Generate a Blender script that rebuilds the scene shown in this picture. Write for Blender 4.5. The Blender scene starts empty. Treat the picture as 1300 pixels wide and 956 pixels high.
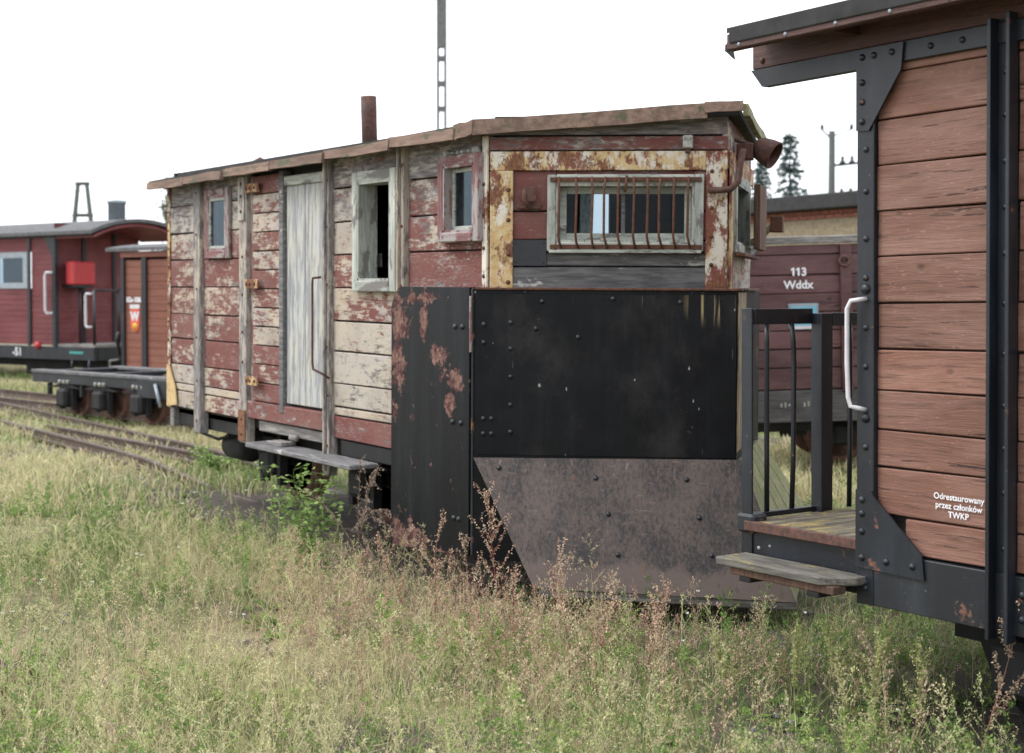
import bpy, bmesh, math, random
import numpy as np
from mathutils import Vector, Matrix, Euler

random.seed(7)
rng = np.random.default_rng(11)
scene = bpy.context.scene
COL = scene.collection
R = math.radians

# ------------------------------------------------------------------ camera
CAMZ = 1.6
cam_d = bpy.data.cameras.new('camera')
cam = bpy.data.objects.new('camera', cam_d)
COL.objects.link(cam)
scene.camera = cam
th, pit = R(35.0), R(1.707)
Fw = Vector((-math.cos(th) * math.cos(pit), math.sin(th) * math.cos(pit), -math.sin(pit)))
Rt = Vector((math.sin(th), math.cos(th), 0))
Up = Rt.cross(Fw)
cam.matrix_world = Matrix(((Rt.x, Up.x, -Fw.x, 0), (Rt.y, Up.y, -Fw.y, 0), (Rt.z, Up.z, -Fw.z, CAMZ), (0, 0, 0, 1)))
cam_d.lens = 50
cam_d.sensor_width = 36
cam_d.sensor_fit = 'HORIZONTAL'
cam_d.shift_y = -45 / 1300
cam_d.clip_start = 0.05
cam_d.clip_end = 2000
cam_d.dof.use_dof = True
cam_d.dof.focus_distance = 5.7
cam_d.dof.aperture_fstop = 3.6

# ------------------------------------------------------------------ world, sun, exposure
world = bpy.data.worlds.new('World')
scene.world = world
world.use_nodes = True
wn = world.node_tree
wn.nodes.clear()
SUN_EL, SUN_AZ = R(52), R(215)      # azimuth measured clockwise from +Y
wo = wn.nodes.new('ShaderNodeOutputWorld')
wb = wn.nodes.new('ShaderNodeBackground')
sky = wn.nodes.new('ShaderNodeTexSky')
sky.sky_type = 'NISHITA'
sky.sun_disc = False
sky.sun_elevation = SUN_EL
sky.sun_rotation = SUN_AZ
sky.dust_density = 4
sky.ozone_density = 1
wsc = wn.nodes.new('ShaderNodeVectorMath'); wsc.operation = 'SCALE'; wsc.inputs[3].default_value = 0.11
wmx = wn.nodes.new('ShaderNodeMix'); wmx.data_type = 'RGBA'
wmx.inputs[0].default_value = 0.84          # a thick, even layer of cloud over the clear sky
wmx.inputs[7].default_value = (0.925, 0.96, 1.0, 1)
wn.links.new(sky.outputs[0], wsc.inputs[0])
wn.links.new(wsc.outputs[0], wmx.inputs[6])
wn.links.new(wmx.outputs[2], wb.inputs[0])
wb.inputs[1].default_value = 1.0
wn.links.new(wb.outputs[0], wo.inputs[0])

sun_d = bpy.data.lights.new('sun', 'SUN')
sun = bpy.data.objects.new('sun', sun_d)
COL.objects.link(sun)
sun_d.energy = 1.2
sun_d.angle = R(25)
sun_d.color = (1.0, 0.98, 0.955)
sd = Vector((math.sin(SUN_AZ) * math.cos(SUN_EL), math.cos(SUN_AZ) * math.cos(SUN_EL), math.sin(SUN_EL)))
sun.rotation_euler = sd.to_track_quat('Z', 'Y').to_euler()
sun.location = sd * 60

scene.view_settings.view_transform = 'Standard'
scene.view_settings.look = 'None'
scene.view_settings.gamma = 1
scene.view_settings.exposure = 1.05
scene.view_settings.use_curve_mapping = False
scene.cycles.max_bounces = 6
scene.cycles.transparent_max_bounces = 16

# ------------------------------------------------------------------ material helpers
MATS = {}


class NT:
    def __init__(self, name, rough=0.8):
        m = bpy.data.materials.new(name)
        m.use_nodes = True
        self.m = m
        self.t = m.node_tree
        self.t.nodes.clear()
        self.out = self.t.nodes.new('ShaderNodeOutputMaterial')
        self.b = self.t.nodes.new('ShaderNodeBsdfPrincipled')
        self.b.inputs['Roughness'].default_value = rough
        self.t.links.new(self.b.outputs[0], self.out.inputs[0])
        self.tc = self.t.nodes.new('ShaderNodeTexCoord')
        self.oi = self.t.nodes.new('ShaderNodeObjectInfo')
        MATS[name] = m

    def link(self, a, b):
        self.t.links.new(a, b)

    def put(self, sock, v):
        if isinstance(v, bpy.types.NodeSocket):
            self.t.links.new(v, sock)
        elif isinstance(v, (tuple, list)) and len(v) == 3 and sock.type == 'RGBA':
            sock.default_value = (*v, 1)
        else:
            sock.default_value = v

    def math(self, op, a, b=0.0, c=0.0, clamp=False):
        n = self.t.nodes.new('ShaderNodeMath'); n.operation = op; n.use_clamp = clamp
        self.put(n.inputs[0], a); self.put(n.inputs[1], b); self.put(n.inputs[2], c)
        return n.outputs[0]

    def vadd(self, a, b):
        n = self.t.nodes.new('ShaderNodeVectorMath'); n.operation = 'ADD'
        self.put(n.inputs[0], a); self.put(n.inputs[1], b)
        return n.outputs[0]

    def vmul(self, a, b):
        n = self.t.nodes.new('ShaderNodeVectorMath'); n.operation = 'MULTIPLY'
        self.put(n.inputs[0], a); self.put(n.inputs[1], b)
        return n.outputs[0]

    def coord(self, random_shift=True, kind='Object'):
        c = self.tc.outputs[kind]
        if random_shift:
            n = self.t.nodes.new('ShaderNodeVectorMath'); n.operation = 'SCALE'
            n.inputs[0].default_value = (37.0, 61.0, 23.0)
            self.link(self.oi.outputs['Random'], n.inputs[3])
            c = self.vadd(c, n.outputs[0])
        return c

    def noise(self, vec, scale, detail=5, rough=0.6, stretch=None, shift=None):
        if stretch: vec = self.vmul(vec, stretch)
        if shift: vec = self.vadd(vec, shift)
        n = self.t.nodes.new('ShaderNodeTexNoise')
        n.inputs['Scale'].default_value = scale
        n.inputs['Detail'].default_value = detail
        n.inputs['Roughness'].default_value = rough
        self.link(vec, n.inputs['Vector'])
        return n.outputs[0]

    def ramp(self, fac, lo, hi, a=0.0, b=1.0, smooth=True):
        n = self.t.nodes.new('ShaderNodeMapRange')
        n.interpolation_type = 'SMOOTHSTEP' if smooth else 'LINEAR'
        self.put(n.inputs[0], fac); self.put(n.inputs[1], lo); self.put(n.inputs[2], hi)
        self.put(n.inputs[3], a); self.put(n.inputs[4], b)
        return n.outputs[0]

    def mix(self, f, a, b, mode='MIX'):
        n = self.t.nodes.new('ShaderNodeMix'); n.data_type = 'RGBA'; n.blend_type = mode
        self.put(n.inputs[0], f); self.put(n.inputs[6], a); self.put(n.inputs[7], b)
        return n.outputs[2]

    def bump(self, h, strength=0.4, dist=0.004):
        n = self.t.nodes.new('ShaderNodeBump')
        n.inputs['Strength'].default_value = strength
        n.inputs['Distance'].default_value = dist
        self.link(h, n.inputs['Height'])
        self.link(n.outputs[0], self.b.inputs['Normal'])

    def color(self, c):
        self.put(self.b.inputs['Base Color'], c)

    def rough(self, v):
        self.put(self.b.inputs['Roughness'], v)

    def objrgb(self):
        n = self.t.nodes.new('ShaderNodeSeparateColor')
        self.link(self.oi.outputs['Color'], n.inputs[0])
        return n.outputs[0], n.outputs[1], n.outputs[2]


def cover(n, noise, amount, soft=0.03):
    """mask that covers about `amount` (0..1) of the surface"""
    t = n.math('MULTIPLY_ADD', amount, -0.36, 0.68)
    return n.ramp(noise, n.math('SUBTRACT', t, soft), n.math('ADD', t, soft))


def peel(name, axis='x'):
    """weathered boards with two old coats of paint; object colour = red cover, cream cover, cream tint"""
    n = NT(name, 0.85)
    r, g, b = n.objrgb()
    c = n.coord()
    lon = (1, 1, 1) if axis == 'x' else (1, 1, 1)
    st = (0.12, 1, 1) if axis == 'x' else (1, 1, 0.12)
    st2 = (0.45, 1, 1) if axis == 'x' else (1, 1, 0.3)
    grain = n.noise(c, 70, 5, 0.65, st)
    grain2 = n.noise(c, 18, 3, 0.6, st, (3, 1, 7))
    wood = n.mix(n.ramp(grain, 0.35, 0.68), (0.10, 0.093, 0.092), (0.285, 0.265, 0.262))
    wood = n.mix(n.ramp(grain2, 0.5, 0.8, 0, 0.5), wood, (0.28, 0.2, 0.14))
    na = n.math('MULTIPLY_ADD', n.noise(c, 26, 8, 0.7, st2, (11, 4, 2)), 0.62, n.math('MULTIPLY', n.noise(c, 6, 3, 0.6, st2, (15, 4, 9)), 0.38))
    na = n.math('ADD', na, n.math('MULTIPLY_ADD', grain, 0.30, -0.15))
    mc = cover(n, na, g, 0.05)
    cream = n.mix(b, (0.46, 0.37, 0.26), (0.40, 0.395, 0.375))
    cream = n.mix(n.ramp(n.noise(c, 5, 4, 0.6, st2, (5, 9, 1)), 0.35, 0.75), cream, (0.40, 0.36, 0.33))
    col = n.mix(mc, wood, cream)
    nb = n.math('MULTIPLY_ADD', n.noise(c, 22, 9, 0.72, st2, (2, 14, 8)), 0.62, n.math('MULTIPLY', n.noise(c, 5, 3, 0.6, st2, (1, 3, 9)), 0.38))
    nb = n.math('ADD', nb, n.math('MULTIPLY_ADD', grain, 0.32, -0.16))
    mr = cover(n, nb, r, 0.045)
    red = n.mix(n.ramp(n.noise(c, 6, 5, 0.6, st2, (1, 2, 19)), 0.3, 0.75), (0.150, 0.043, 0.036), (0.190, 0.078, 0.066))
    red = n.mix(n.ramp(grain, 0.58, 0.72, 0, 0.45), red, (0.09, 0.03, 0.03))
    col = n.mix(mr, col, red)
    scr = n.math('MULTIPLY_ADD', n.noise(c, 120, 5, 0.75, (0.22, 1, 1) if axis == 'x' else (1, 1, 0.22), (6, 6, 1)), 0.55, n.math('MULTIPLY', n.noise(c, 8, 4, 0.65, st2, (3, 6, 6)), 0.45))
    col = n.mix(n.ramp(scr, 0.545, 0.60, 0, 0.65), col, n.mix(n.ramp(grain2, 0.4, 0.6), (0.32, 0.28, 0.255), (0.19, 0.165, 0.16)))
    chp = n.ramp(n.noise(c, 60, 6, 0.75, st2, (9, 1, 3)), 0.60, 0.63)
    col = n.mix(n.math('MULTIPLY', chp, 0.8), col, wood)
    # nail stains, dark drips
    dk = n.ramp(n.noise(c, 24, 4, 0.7, (1, 1, 0.35), (8, 8, 3)), 0.60, 0.76, 0, 0.75)
    col = n.mix(dk, col, (0.06, 0.045, 0.04))
    grime = n.ramp(n.noise(c, 3.5, 5, 0.65, (1, 1, 0.5), (13, 2, 5)), 0.45, 0.75, 0, 0.45)
    col = n.mix(grime, col, (0.12, 0.085, 0.075))
    n.color(col)
    h = n.math('ADD', n.math('MULTIPLY', grain, 0.6), n.math('ADD', n.math('MULTIPLY', mr, 0.5), n.math('MULTIPLY', mc, 0.4)))
    n.bump(h, 0.55, 0.003)
    return n.m


peel('peeling_board', 'x')
peel('peeling_post', 'z')


def rusty_paint():
    """cream-yellow paint rusting away; object colour = yellow, white, red cover"""
    n = NT('rusting_paint', 0.75)
    r, g, b = n.objrgb()
    c = n.coord()
    f = n.noise(c, 60, 8, 0.7)
    rust = n.mix(n.ramp(f, 0.3, 0.7), (0.075, 0.028, 0.016), (0.25, 0.105, 0.045))
    ny = n.noise(c, 10, 10, 0.72, (1, 1, 0.6), (4, 3, 1))
    my = cover(n, ny, r)
    yel = n.mix(n.ramp(n.noise(c, 22, 6, 0.7, None, (9, 1, 4)), 0.35, 0.7), (0.56, 0.43, 0.23), (0.46, 0.28, 0.11))
    col = n.mix(my, rust, yel)
    nr = n.noise(c, 13, 10, 0.75, (1, 1, 0.6), (1, 7, 3))
    col = n.mix(cover(n, nr, b), col, (0.20, 0.055, 0.042))
    nw = n.noise(c, 8, 10, 0.72, (1, 1, 0.5), (6, 2, 9))
    col = n.mix(cover(n, nw, g), col, (0.62, 0.57, 0.49))
    sp = n.ramp(n.math('MULTIPLY_ADD', n.noise(c, 70, 6, 0.75, (1, 1, 0.6), (3, 3, 3)), 0.5, n.math('MULTIPLY', n.noise(c, 9, 4, 0.6, None, (8, 3, 3)), 0.5)), 0.545, 0.585)
    col = n.mix(n.math('MULTIPLY', sp, 0.9), col, n.mix(n.ramp(f, 0.4, 0.6), (0.10, 0.04, 0.025), (0.24, 0.11, 0.05)))
    n.color(col)
    n.bump(n.math('ADD', f, n.math('MULTIPLY', my, 0.7)), 0.5, 0.002)
    return n.m


rusty_paint()


def iron(name, base, rust_amt, rough=0.45, chips=0.0, rustc=((0.10, 0.04, 0.025), (0.24, 0.115, 0.075)), objcol=True, scale=7):
    n = NT(name, rough)
    r, g, b = n.objrgb()
    c = n.coord()
    f = n.noise(c, 45, 8, 0.7)
    dirt = n.noise(c, 5, 6, 0.65, (1, 1, 0.25), (3, 8, 1))
    col = n.mix(n.ramp(dirt, 0.4, 0.75, 0, 0.7), base, tuple(min(1, x * 2.6 + 0.012) for x in base))
    rust = n.mix(n.ramp(f, 0.3, 0.7), *rustc)
    nr = n.noise(c, scale, 10, 0.72, None, (4, 1, 2))
    m = cover(n, nr, rust_amt)
    col = n.mix(m, col, rust)
    sp = n.ramp(n.noise(c, 55, 3, 0.6, None, (1, 5, 5)), 0.70, 0.74)
    col = n.mix(n.math('MULTIPLY', sp, chips), col, (0.35, 0.33, 0.31))
    n.color(col)
    n.rough(n.ramp(m, 0, 1, rough, 0.85))
    n.bump(n.math('ADD', f, n.math('MULTIPLY', n.noise(c, 12, 3, 0.5), 2)), 0.35, 0.0018)
    return n.m


iron('black_steel', (0.0055, 0.0075, 0.012), 0.06, 0.42, 0.2)
iron('black_steel_worn', (0.010, 0.012, 0.016), 0.22, 0.45, 0.3)
iron('rusty_iron', (0.07, 0.032, 0.022), 0.75, 0.8, 0, ((0.05, 0.022, 0.015), (0.155, 0.062, 0.032)))
iron('brown_iron', (0.05, 0.03, 0.025), 0.7, 0.75, 0, ((0.05, 0.025, 0.02), (0.13, 0.06, 0.045)))
iron('dirty_underframe', (0.006, 0.006, 0.0065), 0.10, 0.8, 0.0, ((0.02, 0.012, 0.009), (0.06, 0.035, 0.025)))
iron('rail_steel', (0.07, 0.05, 0.042), 0.5, 0.5, 0, ((0.055, 0.034, 0.026), (0.14, 0.095, 0.075)))
iron('wheel_rust', (0.10, 0.05, 0.035), 0.6, 0.75, 0, ((0.075, 0.035, 0.025), (0.17, 0.085, 0.06)))


def patches(n, c, pts):
    """rust patches with a place and an extent of their own: (x, z, rx, rz)"""
    tot = None
    for x, z, rx, rz in pts:
        p = n.vmul(n.vadd(c, (-x, 0, -z)), (1 / rx, 0, 1 / rz))
        v = n.t.nodes.new('ShaderNodeVectorMath'); v.operation = 'LENGTH'
        n.link(p, v.inputs[0])
        k = n.ramp(v.outputs[1], 0.0, 1.7, 1, 0)
        tot = k if tot is None else n.math('MAXIMUM', tot, k)
    return tot


def wing_mat():
    n = NT('plough_wing_paint', 0.42)
    c = n.coord(False)
    f = n.noise(c, 45, 8, 0.7)
    streak = n.noise(c, 7, 6, 0.65, (1.5, 1, 0.12), (3, 8, 1))
    col = n.mix(n.ramp(streak, 0.42, 0.8, 0, 0.8), (0.0028, 0.0034, 0.0052), (0.015, 0.0175, 0.023))
    big = patches(n, c, [(-0.17, 0.22, 0.10, 0.17), (-0.18, 0.02, 0.09, 0.17), (0.08, 0.26, 0.05, 0.15), (0.21, 0.06, 0.09, 0.06),
                         (0.36, -0.06, 0.10, 0.08), (0.34, -0.17, 0.08, 0.07), (-0.21, -0.25, 0.05, 0.07), (0.02, 0.36, 0.25, 0.03), (-0.10, -0.93, 0.22, 0.12),
                         (0.22, -0.98, 0.3, 0.05)])
    nz = n.math('MULTIPLY_ADD', n.noise(c, 9, 4, 0.6, (1, 1, 0.7), (14, 1, 2)), 0.5, n.math('MULTIPLY', n.noise(c, 34, 12, 0.8, None, (4, 1, 2)), 0.62))
    k = n.math('ADD', n.math('MULTIPLY', big, 0.205), nz)
    m = n.ramp(k, 0.665, 0.70)
    rust = n.mix(n.ramp(f, 0.3, 0.7), (0.10, 0.052, 0.043), (0.25, 0.145, 0.115))
    rust = n.mix(n.ramp(n.noise(c, 14, 7, 0.7, None, (2, 2, 2)), 0.45, 0.56), rust, (0.075, 0.03, 0.03))
    col = n.mix(m, col, rust)
    n.color(col)
    n.rough(n.ramp(m, 0, 1, 0.42, 0.85))
    n.b.inputs['Specular IOR Level'].default_value = 0.22
    n.bump(n.math('ADD', f, n.math('MULTIPLY', m, -1.0)), 0.4, 0.002)


wing_mat()


def plate_mat():
    n = NT('plough_plate_paint', 0.40)
    c = n.coord(False)
    f = n.noise(c, 40, 8, 0.7)
    st = n.noise(c, 6, 6, 0.65, (2, 2, 0.10), (3, 8, 1))
    col = n.mix(n.ramp(st, 0.45, 0.85, 0, 0.7), (0.0022, 0.0026, 0.0042), (0.011, 0.0125, 0.017))
    sm = n.ramp(n.noise(c, 3.2, 7, 0.7, (1, 1, 0.6), (8, 2, 3)), 0.50, 0.72, 0, 0.75)
    col = n.mix(sm, col, (0.026, 0.024, 0.025))
    nr = n.math('MULTIPLY_ADD', n.noise(c, 30, 10, 0.78, None, (4, 1, 2)), 0.6, n.math('MULTIPLY', n.noise(c, 4, 4, 0.6, None, (9, 1, 2)), 0.4))
    m = n.ramp(nr, 0.60, 0.65, 0, 0.8)
    col = n.mix(m, col, (0.085, 0.05, 0.038))
    sc = n.ramp(n.noise(c, 75, 4, 0.65, (1, 1, 0.05), (2, 5, 9)), 0.70, 0.74, 0, 0.5)
    col = n.mix(sc, col, (0.14, 0.14, 0.145))
    sp = n.ramp(n.noise(c, 24, 3, 0.55, (1, 1, 0.45), (1, 5, 5)), 0.70, 0.73)
    col = n.mix(sp, col, (0.30, 0.30, 0.29))
    # yellow paint that ran down from the window post near the nose
    run = n.math('MULTIPLY', patches(n, c, [(0.52, 0.36, 0.10, 0.08)]),
                 n.ramp(n.noise(c, 26, 3, 0.6, (1, 1, 0.05), (6, 1, 1)), 0.5, 0.6))
    col = n.mix(run, col, (0.42, 0.33, 0.18))
    n.color(col)
    n.rough(n.ramp(n.noise(c, 4, 5, 0.6), 0.3, 0.7, 0.38, 0.6))
    n.b.inputs['Specular IOR Level'].default_value = 0.22
    n.bump(n.math('ADD', n.math('MULTIPLY', f, 0.6), n.math('MULTIPLY', n.noise(c, 2.2, 2, 0.5), 14)), 0.45, 0.003)


plate_mat()


def strip_mat():
    n = NT('streaked_strip', 0.7)
    c = n.coord(False)
    v = n.noise(c, 30, 6, 0.7, (1.4, 1, 0.10))
    f = n.noise(c, 60, 6, 0.7)
    col = n.mix(n.ramp(v, 0.42, 0.56), (0.025, 0.025, 0.028), (0.36, 0.27, 0.15))
    col = n.mix(n.ramp(f, 0.55, 0.7, 0, 0.7), col, (0.14, 0.07, 0.04))
    n.color(col)
    n.bump(f, 0.4, 0.002)


strip_mat()


def blade_mat(name, ca, cb, thr=0.5):
    n = NT(name, 0.7)
    c = n.coord(False)
    f = n.noise(c, 70, 8, 0.72)
    st = n.noise(c, 48, 12, 0.8, (1.3, 1.3, 0.5), (3, 8, 1))
    big = n.noise(c, 3.2, 4, 0.6, (1, 1, 0.6), (1, 1, 5))
    run = n.noise(c, 30, 5, 0.7, (1.2, 1.2, 0.06), (7, 2, 1))
    k = n.math('ADD', n.math('MULTIPLY', st, 0.62), n.math('MULTIPLY', big, 0.38))
    sep = n.t.nodes.new('ShaderNodeSeparateXYZ'); n.link(c, sep.inputs[0])
    toe = n.ramp(n.math('ADD', sep.outputs[2], n.math('MULTIPLY', big, -0.22)), -0.40, -0.25, 0.34, 0)     # scoured by the ground
    m = n.ramp(n.math('ADD', k, toe), thr - 0.09, thr + 0.10)
    col = n.mix(m, ca, cb)
    col = n.mix(n.ramp(f, 0.52, 0.7, 0, 0.5), col, (0.15, 0.105, 0.085))
    col = n.mix(n.math('MULTIPLY', n.ramp(run, 0.62, 0.70), n.ramp(sep.outputs[2], 0.05, 0.30, 0, 0.7)), col, (0.26, 0.20, 0.17))
    scrape = n.ramp(n.noise(n.vadd(c, n.vmul(c, (0, 0, 0))), 90, 4, 0.7, (0.12, 0.12, 0.6), (5, 1, 2)), 0.62, 0.68, 0, 0.45)
    col = n.mix(scrape, col, (0.20, 0.15, 0.125))
    rr_ = n.ramp(n.noise(c, 42, 5, 0.7, (1.3, 1.3, 0.05), (1, 9, 4)), 0.58, 0.66, 0, 0.55)
    col = n.mix(rr_, col, (0.035, 0.028, 0.027))
    rust = n.ramp(n.noise(c, 13, 9, 0.75, (1, 1, 0.6), (6, 3, 1)), 0.60, 0.66, 0, 0.7)
    col = n.mix(rust, col, (0.13, 0.065, 0.042))
    col = n.mix(n.ramp(n.noise(c, 24, 4, 0.6, None, (4, 4, 4)), 0.68, 0.74), col, (0.012, 0.012, 0.013))
    n.color(col)
    n.bump(n.math('ADD', f, n.math('MULTIPLY', m, 0.6)), 0.5, 0.002)


blade_mat('plough_blade_steel', (0.013, 0.013, 0.015), (0.098, 0.072, 0.062), 0.50)


def wood(name, ca, cb, extra=None, axis='x', rough=0.85, strength=0.6, grain_scale=60, extra_amt=0.3):
    n = NT(name, rough)
    c = n.coord()
    st = {'x': (0.10, 1, 1), 'y': (1, 0.10, 1), 'z': (1, 1, 0.10)}[axis]
    st2 = {'x': (0.35, 1, 1), 'y': (1, 0.35, 1), 'z': (1, 1, 0.35)}[axis]
    g = n.noise(c, grain_scale, 6, 0.68, st)
    col = n.mix(n.ramp(g, 0.32, 0.70), ca, cb)
    v = n.noise(c, 6, 5, 0.6, st2, (7, 3, 2))
    col = n.mix(n.ramp(v, 0.45, 0.75, 0, 0.5), col, tuple(x * 0.6 for x in ca))
    rv = n.math('MULTIPLY_ADD', n.oi.outputs['Random'], 0.28, 0.86)
    cc = n.t.nodes.new('ShaderNodeCombineColor')
    for i in range(3): n.link(rv, cc.inputs[i])
    col = n.mix(1.0, col, cc.outputs[0], 'MULTIPLY')
    if extra:
        col = n.mix(cover(n, n.noise(c, 14, 8, 0.7, st2, (2, 9, 4)), extra_amt), col, extra)
    n.color(col)
    n.bump(n.math('ADD', g, n.math('MULTIPLY', v, 0.5)), strength, 0.003)
    return n.m


def painted_wood(name, base, worn, axis='x', scale=1.0, crack=(0.05, 0.02, 0.015), streak=0.5):
    """one sound coat of paint through which the grain, knots and checks show"""
    n = NT(name, 0.62)
    c = n.coord()
    st = {'x': (0.07, 1, 1), 'z': (1, 1, 0.07)}[axis]
    st2 = {'x': (0.3, 1, 1), 'z': (1, 1, 0.3)}[axis]
    wob = n.noise(c, 3 * scale, 3, 0.5, st2)
    wv = n.t.nodes.new('ShaderNodeVectorMath'); wv.operation = 'SCALE'
    wv.inputs[0].default_value = (0.0, 0.05, 0.09); n.link(wob, wv.inputs[3])
    cw = n.vadd(c, wv.outputs[0])
    g = n.noise(cw, 60 * scale, 6, 0.66, st)
    g2 = n.noise(cw, 150 * scale, 3, 0.6, st, (1, 4, 4))
    v = n.noise(c, 7 * scale, 6, 0.62, st2, (7, 3, 2))
    col = n.mix(n.ramp(v, 0.36, 0.66), base, worn)
    dk = tuple(x * 0.45 for x in base)
    col = n.mix(n.ramp(g, 0.50, 0.70, 0, streak), col, dk)
    chk = n.ramp(n.noise(cw, 34 * scale, 4, 0.7, tuple(0.5 * q if q < 1 else q for q in st), (9, 2, 2)), 0.64, 0.66)
    col = n.mix(chk, col, crack)
    kn = n.t.nodes.new('ShaderNodeTexVoronoi'); kn.inputs['Scale'].default_value = 5.5 * scale
    kn.inputs['Randomness'].default_value = 1.0
    n.link(n.vmul(c, (0.75, 0.01, 1.0) if axis == 'x' else (1, 0.01, 0.75)), kn.inputs['Vector'])
    km = n.ramp(kn.outputs['Distance'], 0.035, 0.11, 0.8, 0)
    col = n.mix(km, col, dk)
    rv = n.math('MULTIPLY_ADD', n.oi.outputs['Random'], 0.40, 0.80)
    cc = n.t.nodes.new('ShaderNodeCombineColor')
    for i in range(3): n.link(rv, cc.inputs[i])
    col = n.mix(1.0, col, cc.outputs[0], 'MULTIPLY')
    n.color(col)
    fl = n.ramp(n.noise(cw, 90 * scale, 6, 0.75, st2, (4, 8, 2)), 0.60, 0.66, 0, 0.55)
    col = n.mix(fl, col, tuple(min(1, q * 1.5 + 0.03) for q in worn))
    n.color(col)
    h = n.math('ADD', n.math('ADD', g, n.math('MULTIPLY', g2, 0.4)), n.math('MULTIPLY', chk, -2.5))
    n.bump(n.math('ADD', h, n.math('MULTIPLY', km, -1.2)), 0.85, 0.004)
    return n.m


painted_wood('brown_paint', (0.172, 0.076, 0.051), (0.246, 0.128, 0.095), streak=0.7)
painted_wood('fascia_brown', (0.060, 0.025, 0.021), (0.085, 0.038, 0.031))
painted_wood('maroon_paint', (0.075, 0.027, 0.029), (0.125, 0.058, 0.057), scale=0.7)
painted_wood('coach_red', (0.135, 0.024, 0.028), (0.175, 0.042, 0.046), scale=0.5, streak=0.3)
painted_wood('boxcar_orange', (0.185, 0.060, 0.036), (0.225, 0.085, 0.055), scale=0.5, streak=0.3)
wood('grey_wood', (0.10, 0.095, 0.09), (0.31, 0.29, 0.27))
wood('grey_wood_dark', (0.075, 0.073, 0.075), (0.20, 0.195, 0.20), (0.42, 0.40, 0.37), extra_amt=0.14)
wood('platform_wood', (0.07, 0.062, 0.045), (0.20, 0.17, 0.12), (0.26, 0.20, 0.07), axis='y', extra_amt=0.32)
wood('step_wood', (0.055, 0.051, 0.045), (0.165, 0.152, 0.13), (0.22, 0.18, 0.07), extra_amt=0.2)
wood('mossy_wood', (0.15, 0.14, 0.075), (0.30, 0.28, 0.16), (0.15, 0.17, 0.05), extra_amt=0.4)
wood('pale_frame', (0.28, 0.30, 0.27), (0.50, 0.51, 0.46), (0.17, 0.16, 0.15), extra_amt=0.34)
wood('pale_frame_z', (0.28, 0.30, 0.27), (0.50, 0.51, 0.46), (0.17, 0.16, 0.15), axis='z', extra_amt=0.34)
wood('red_frame', (0.15, 0.065, 0.065), (0.25, 0.14, 0.135), (0.30, 0.27, 0.265), extra_amt=0.45)
wood('red_frame_z', (0.15, 0.065, 0.065), (0.25, 0.14, 0.135), (0.30, 0.27, 0.265), axis='z', extra_amt=0.45)
wood('brown_shutter', (0.07, 0.04, 0.03), (0.17, 0.09, 0.06), axis='z')
wood('lining_dark', (0.02, 0.018, 0.016), (0.045, 0.04, 0.036))
wood('sleeper_wood', (0.05, 0.042, 0.036), (0.14, 0.12, 0.105))
wood('fascia_rot', (0.12, 0.075, 0.056), (0.25, 0.165, 0.125), (0.085, 0.085, 0.05), extra_amt=0.28, grain_scale=30)
wood('fascia_moss', (0.17, 0.15, 0.08), (0.36, 0.34, 0.2), (0.12, 0.13, 0.05), extra_amt=0.4)
wood('sill_grey', (0.045, 0.042, 0.042), (0.105, 0.10, 0.10), scale if False else None)


def pale_door():
    n = NT('pale_door_paint', 0.8)
    c = n.coord()
    g = n.noise(c, 60, 6, 0.68, (1, 1, 0.05))
    woodc = n.mix(n.ramp(g, 0.3, 0.7), (0.20, 0.20, 0.21), (0.33, 0.335, 0.345))
    p = n.noise(c, 17, 10, 0.72, (1.6, 1, 0.16), (3, 1, 6))
    m = n.ramp(p, 0.46, 0.55)
    paint = n.mix(n.ramp(n.noise(c, 5, 4), 0.35, 0.7), (0.47, 0.45, 0.39), (0.42, 0.43, 0.42))
    n.color(n.mix(m, woodc, paint))
    n.bump(n.math('ADD', g, n.math('MULTIPLY', m, 0.6)), 0.5, 0.003)


pale_door()


def plain(name, col, rough=0.7, noise_amt=0.25, scale=12, bump=0.2):
    n = NT(name, rough)
    c = n.coord()
    v = n.noise(c, scale, 6, 0.65)
    n.color(n.mix(n.ramp(v, 0.3, 0.75), col, tuple(x * (1 - noise_amt * 2) for x in col)))
    n.bump(v, bump, 0.004)
    return n.m


plain('tar_felt', (0.035, 0.035, 0.036), 0.9)
plain('tar_felt_light', (0.125, 0.125, 0.13), 0.85)
plain('white_paint', (0.62, 0.60, 0.63), 0.5, 0.08)
plain('teal_paint', (0.05, 0.30, 0.28), 0.5, 0.1)
plain('bright_red', (0.45, 0.035, 0.04), 0.4, 0.05)
plain('crest_red', (0.60, 0.10, 0.05), 0.5, 0.05)
plain('crest_yellow', (0.62, 0.33, 0.03), 0.5, 0.05)
plain('card_blue', (0.16, 0.42, 0.55), 0.35, 0.08)
plain('zinc', (0.30, 0.34, 0.38), 0.45, 0.15)
plain('concrete', (0.18, 0.185, 0.18), 0.9, 0.2)
plain('pole_wood', (0.09, 0.10, 0.095), 0.9, 0.2)
plain('porcelain', (0.045, 0.05, 0.055), 0.3, 0.1)
plain('chip_white', (0.42, 0.42, 0.38), 0.7, 0.35, 40)
plain('plaster_tan', (0.27, 0.22, 0.145), 0.9, 0.25)
plain('brick_red', (0.26, 0.095, 0.065), 0.9, 0.25)
plain('bark', (0.09, 0.07, 0.055), 0.9)
plain('stone_grey', (0.22, 0.21, 0.20), 0.9, 0.2)


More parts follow.
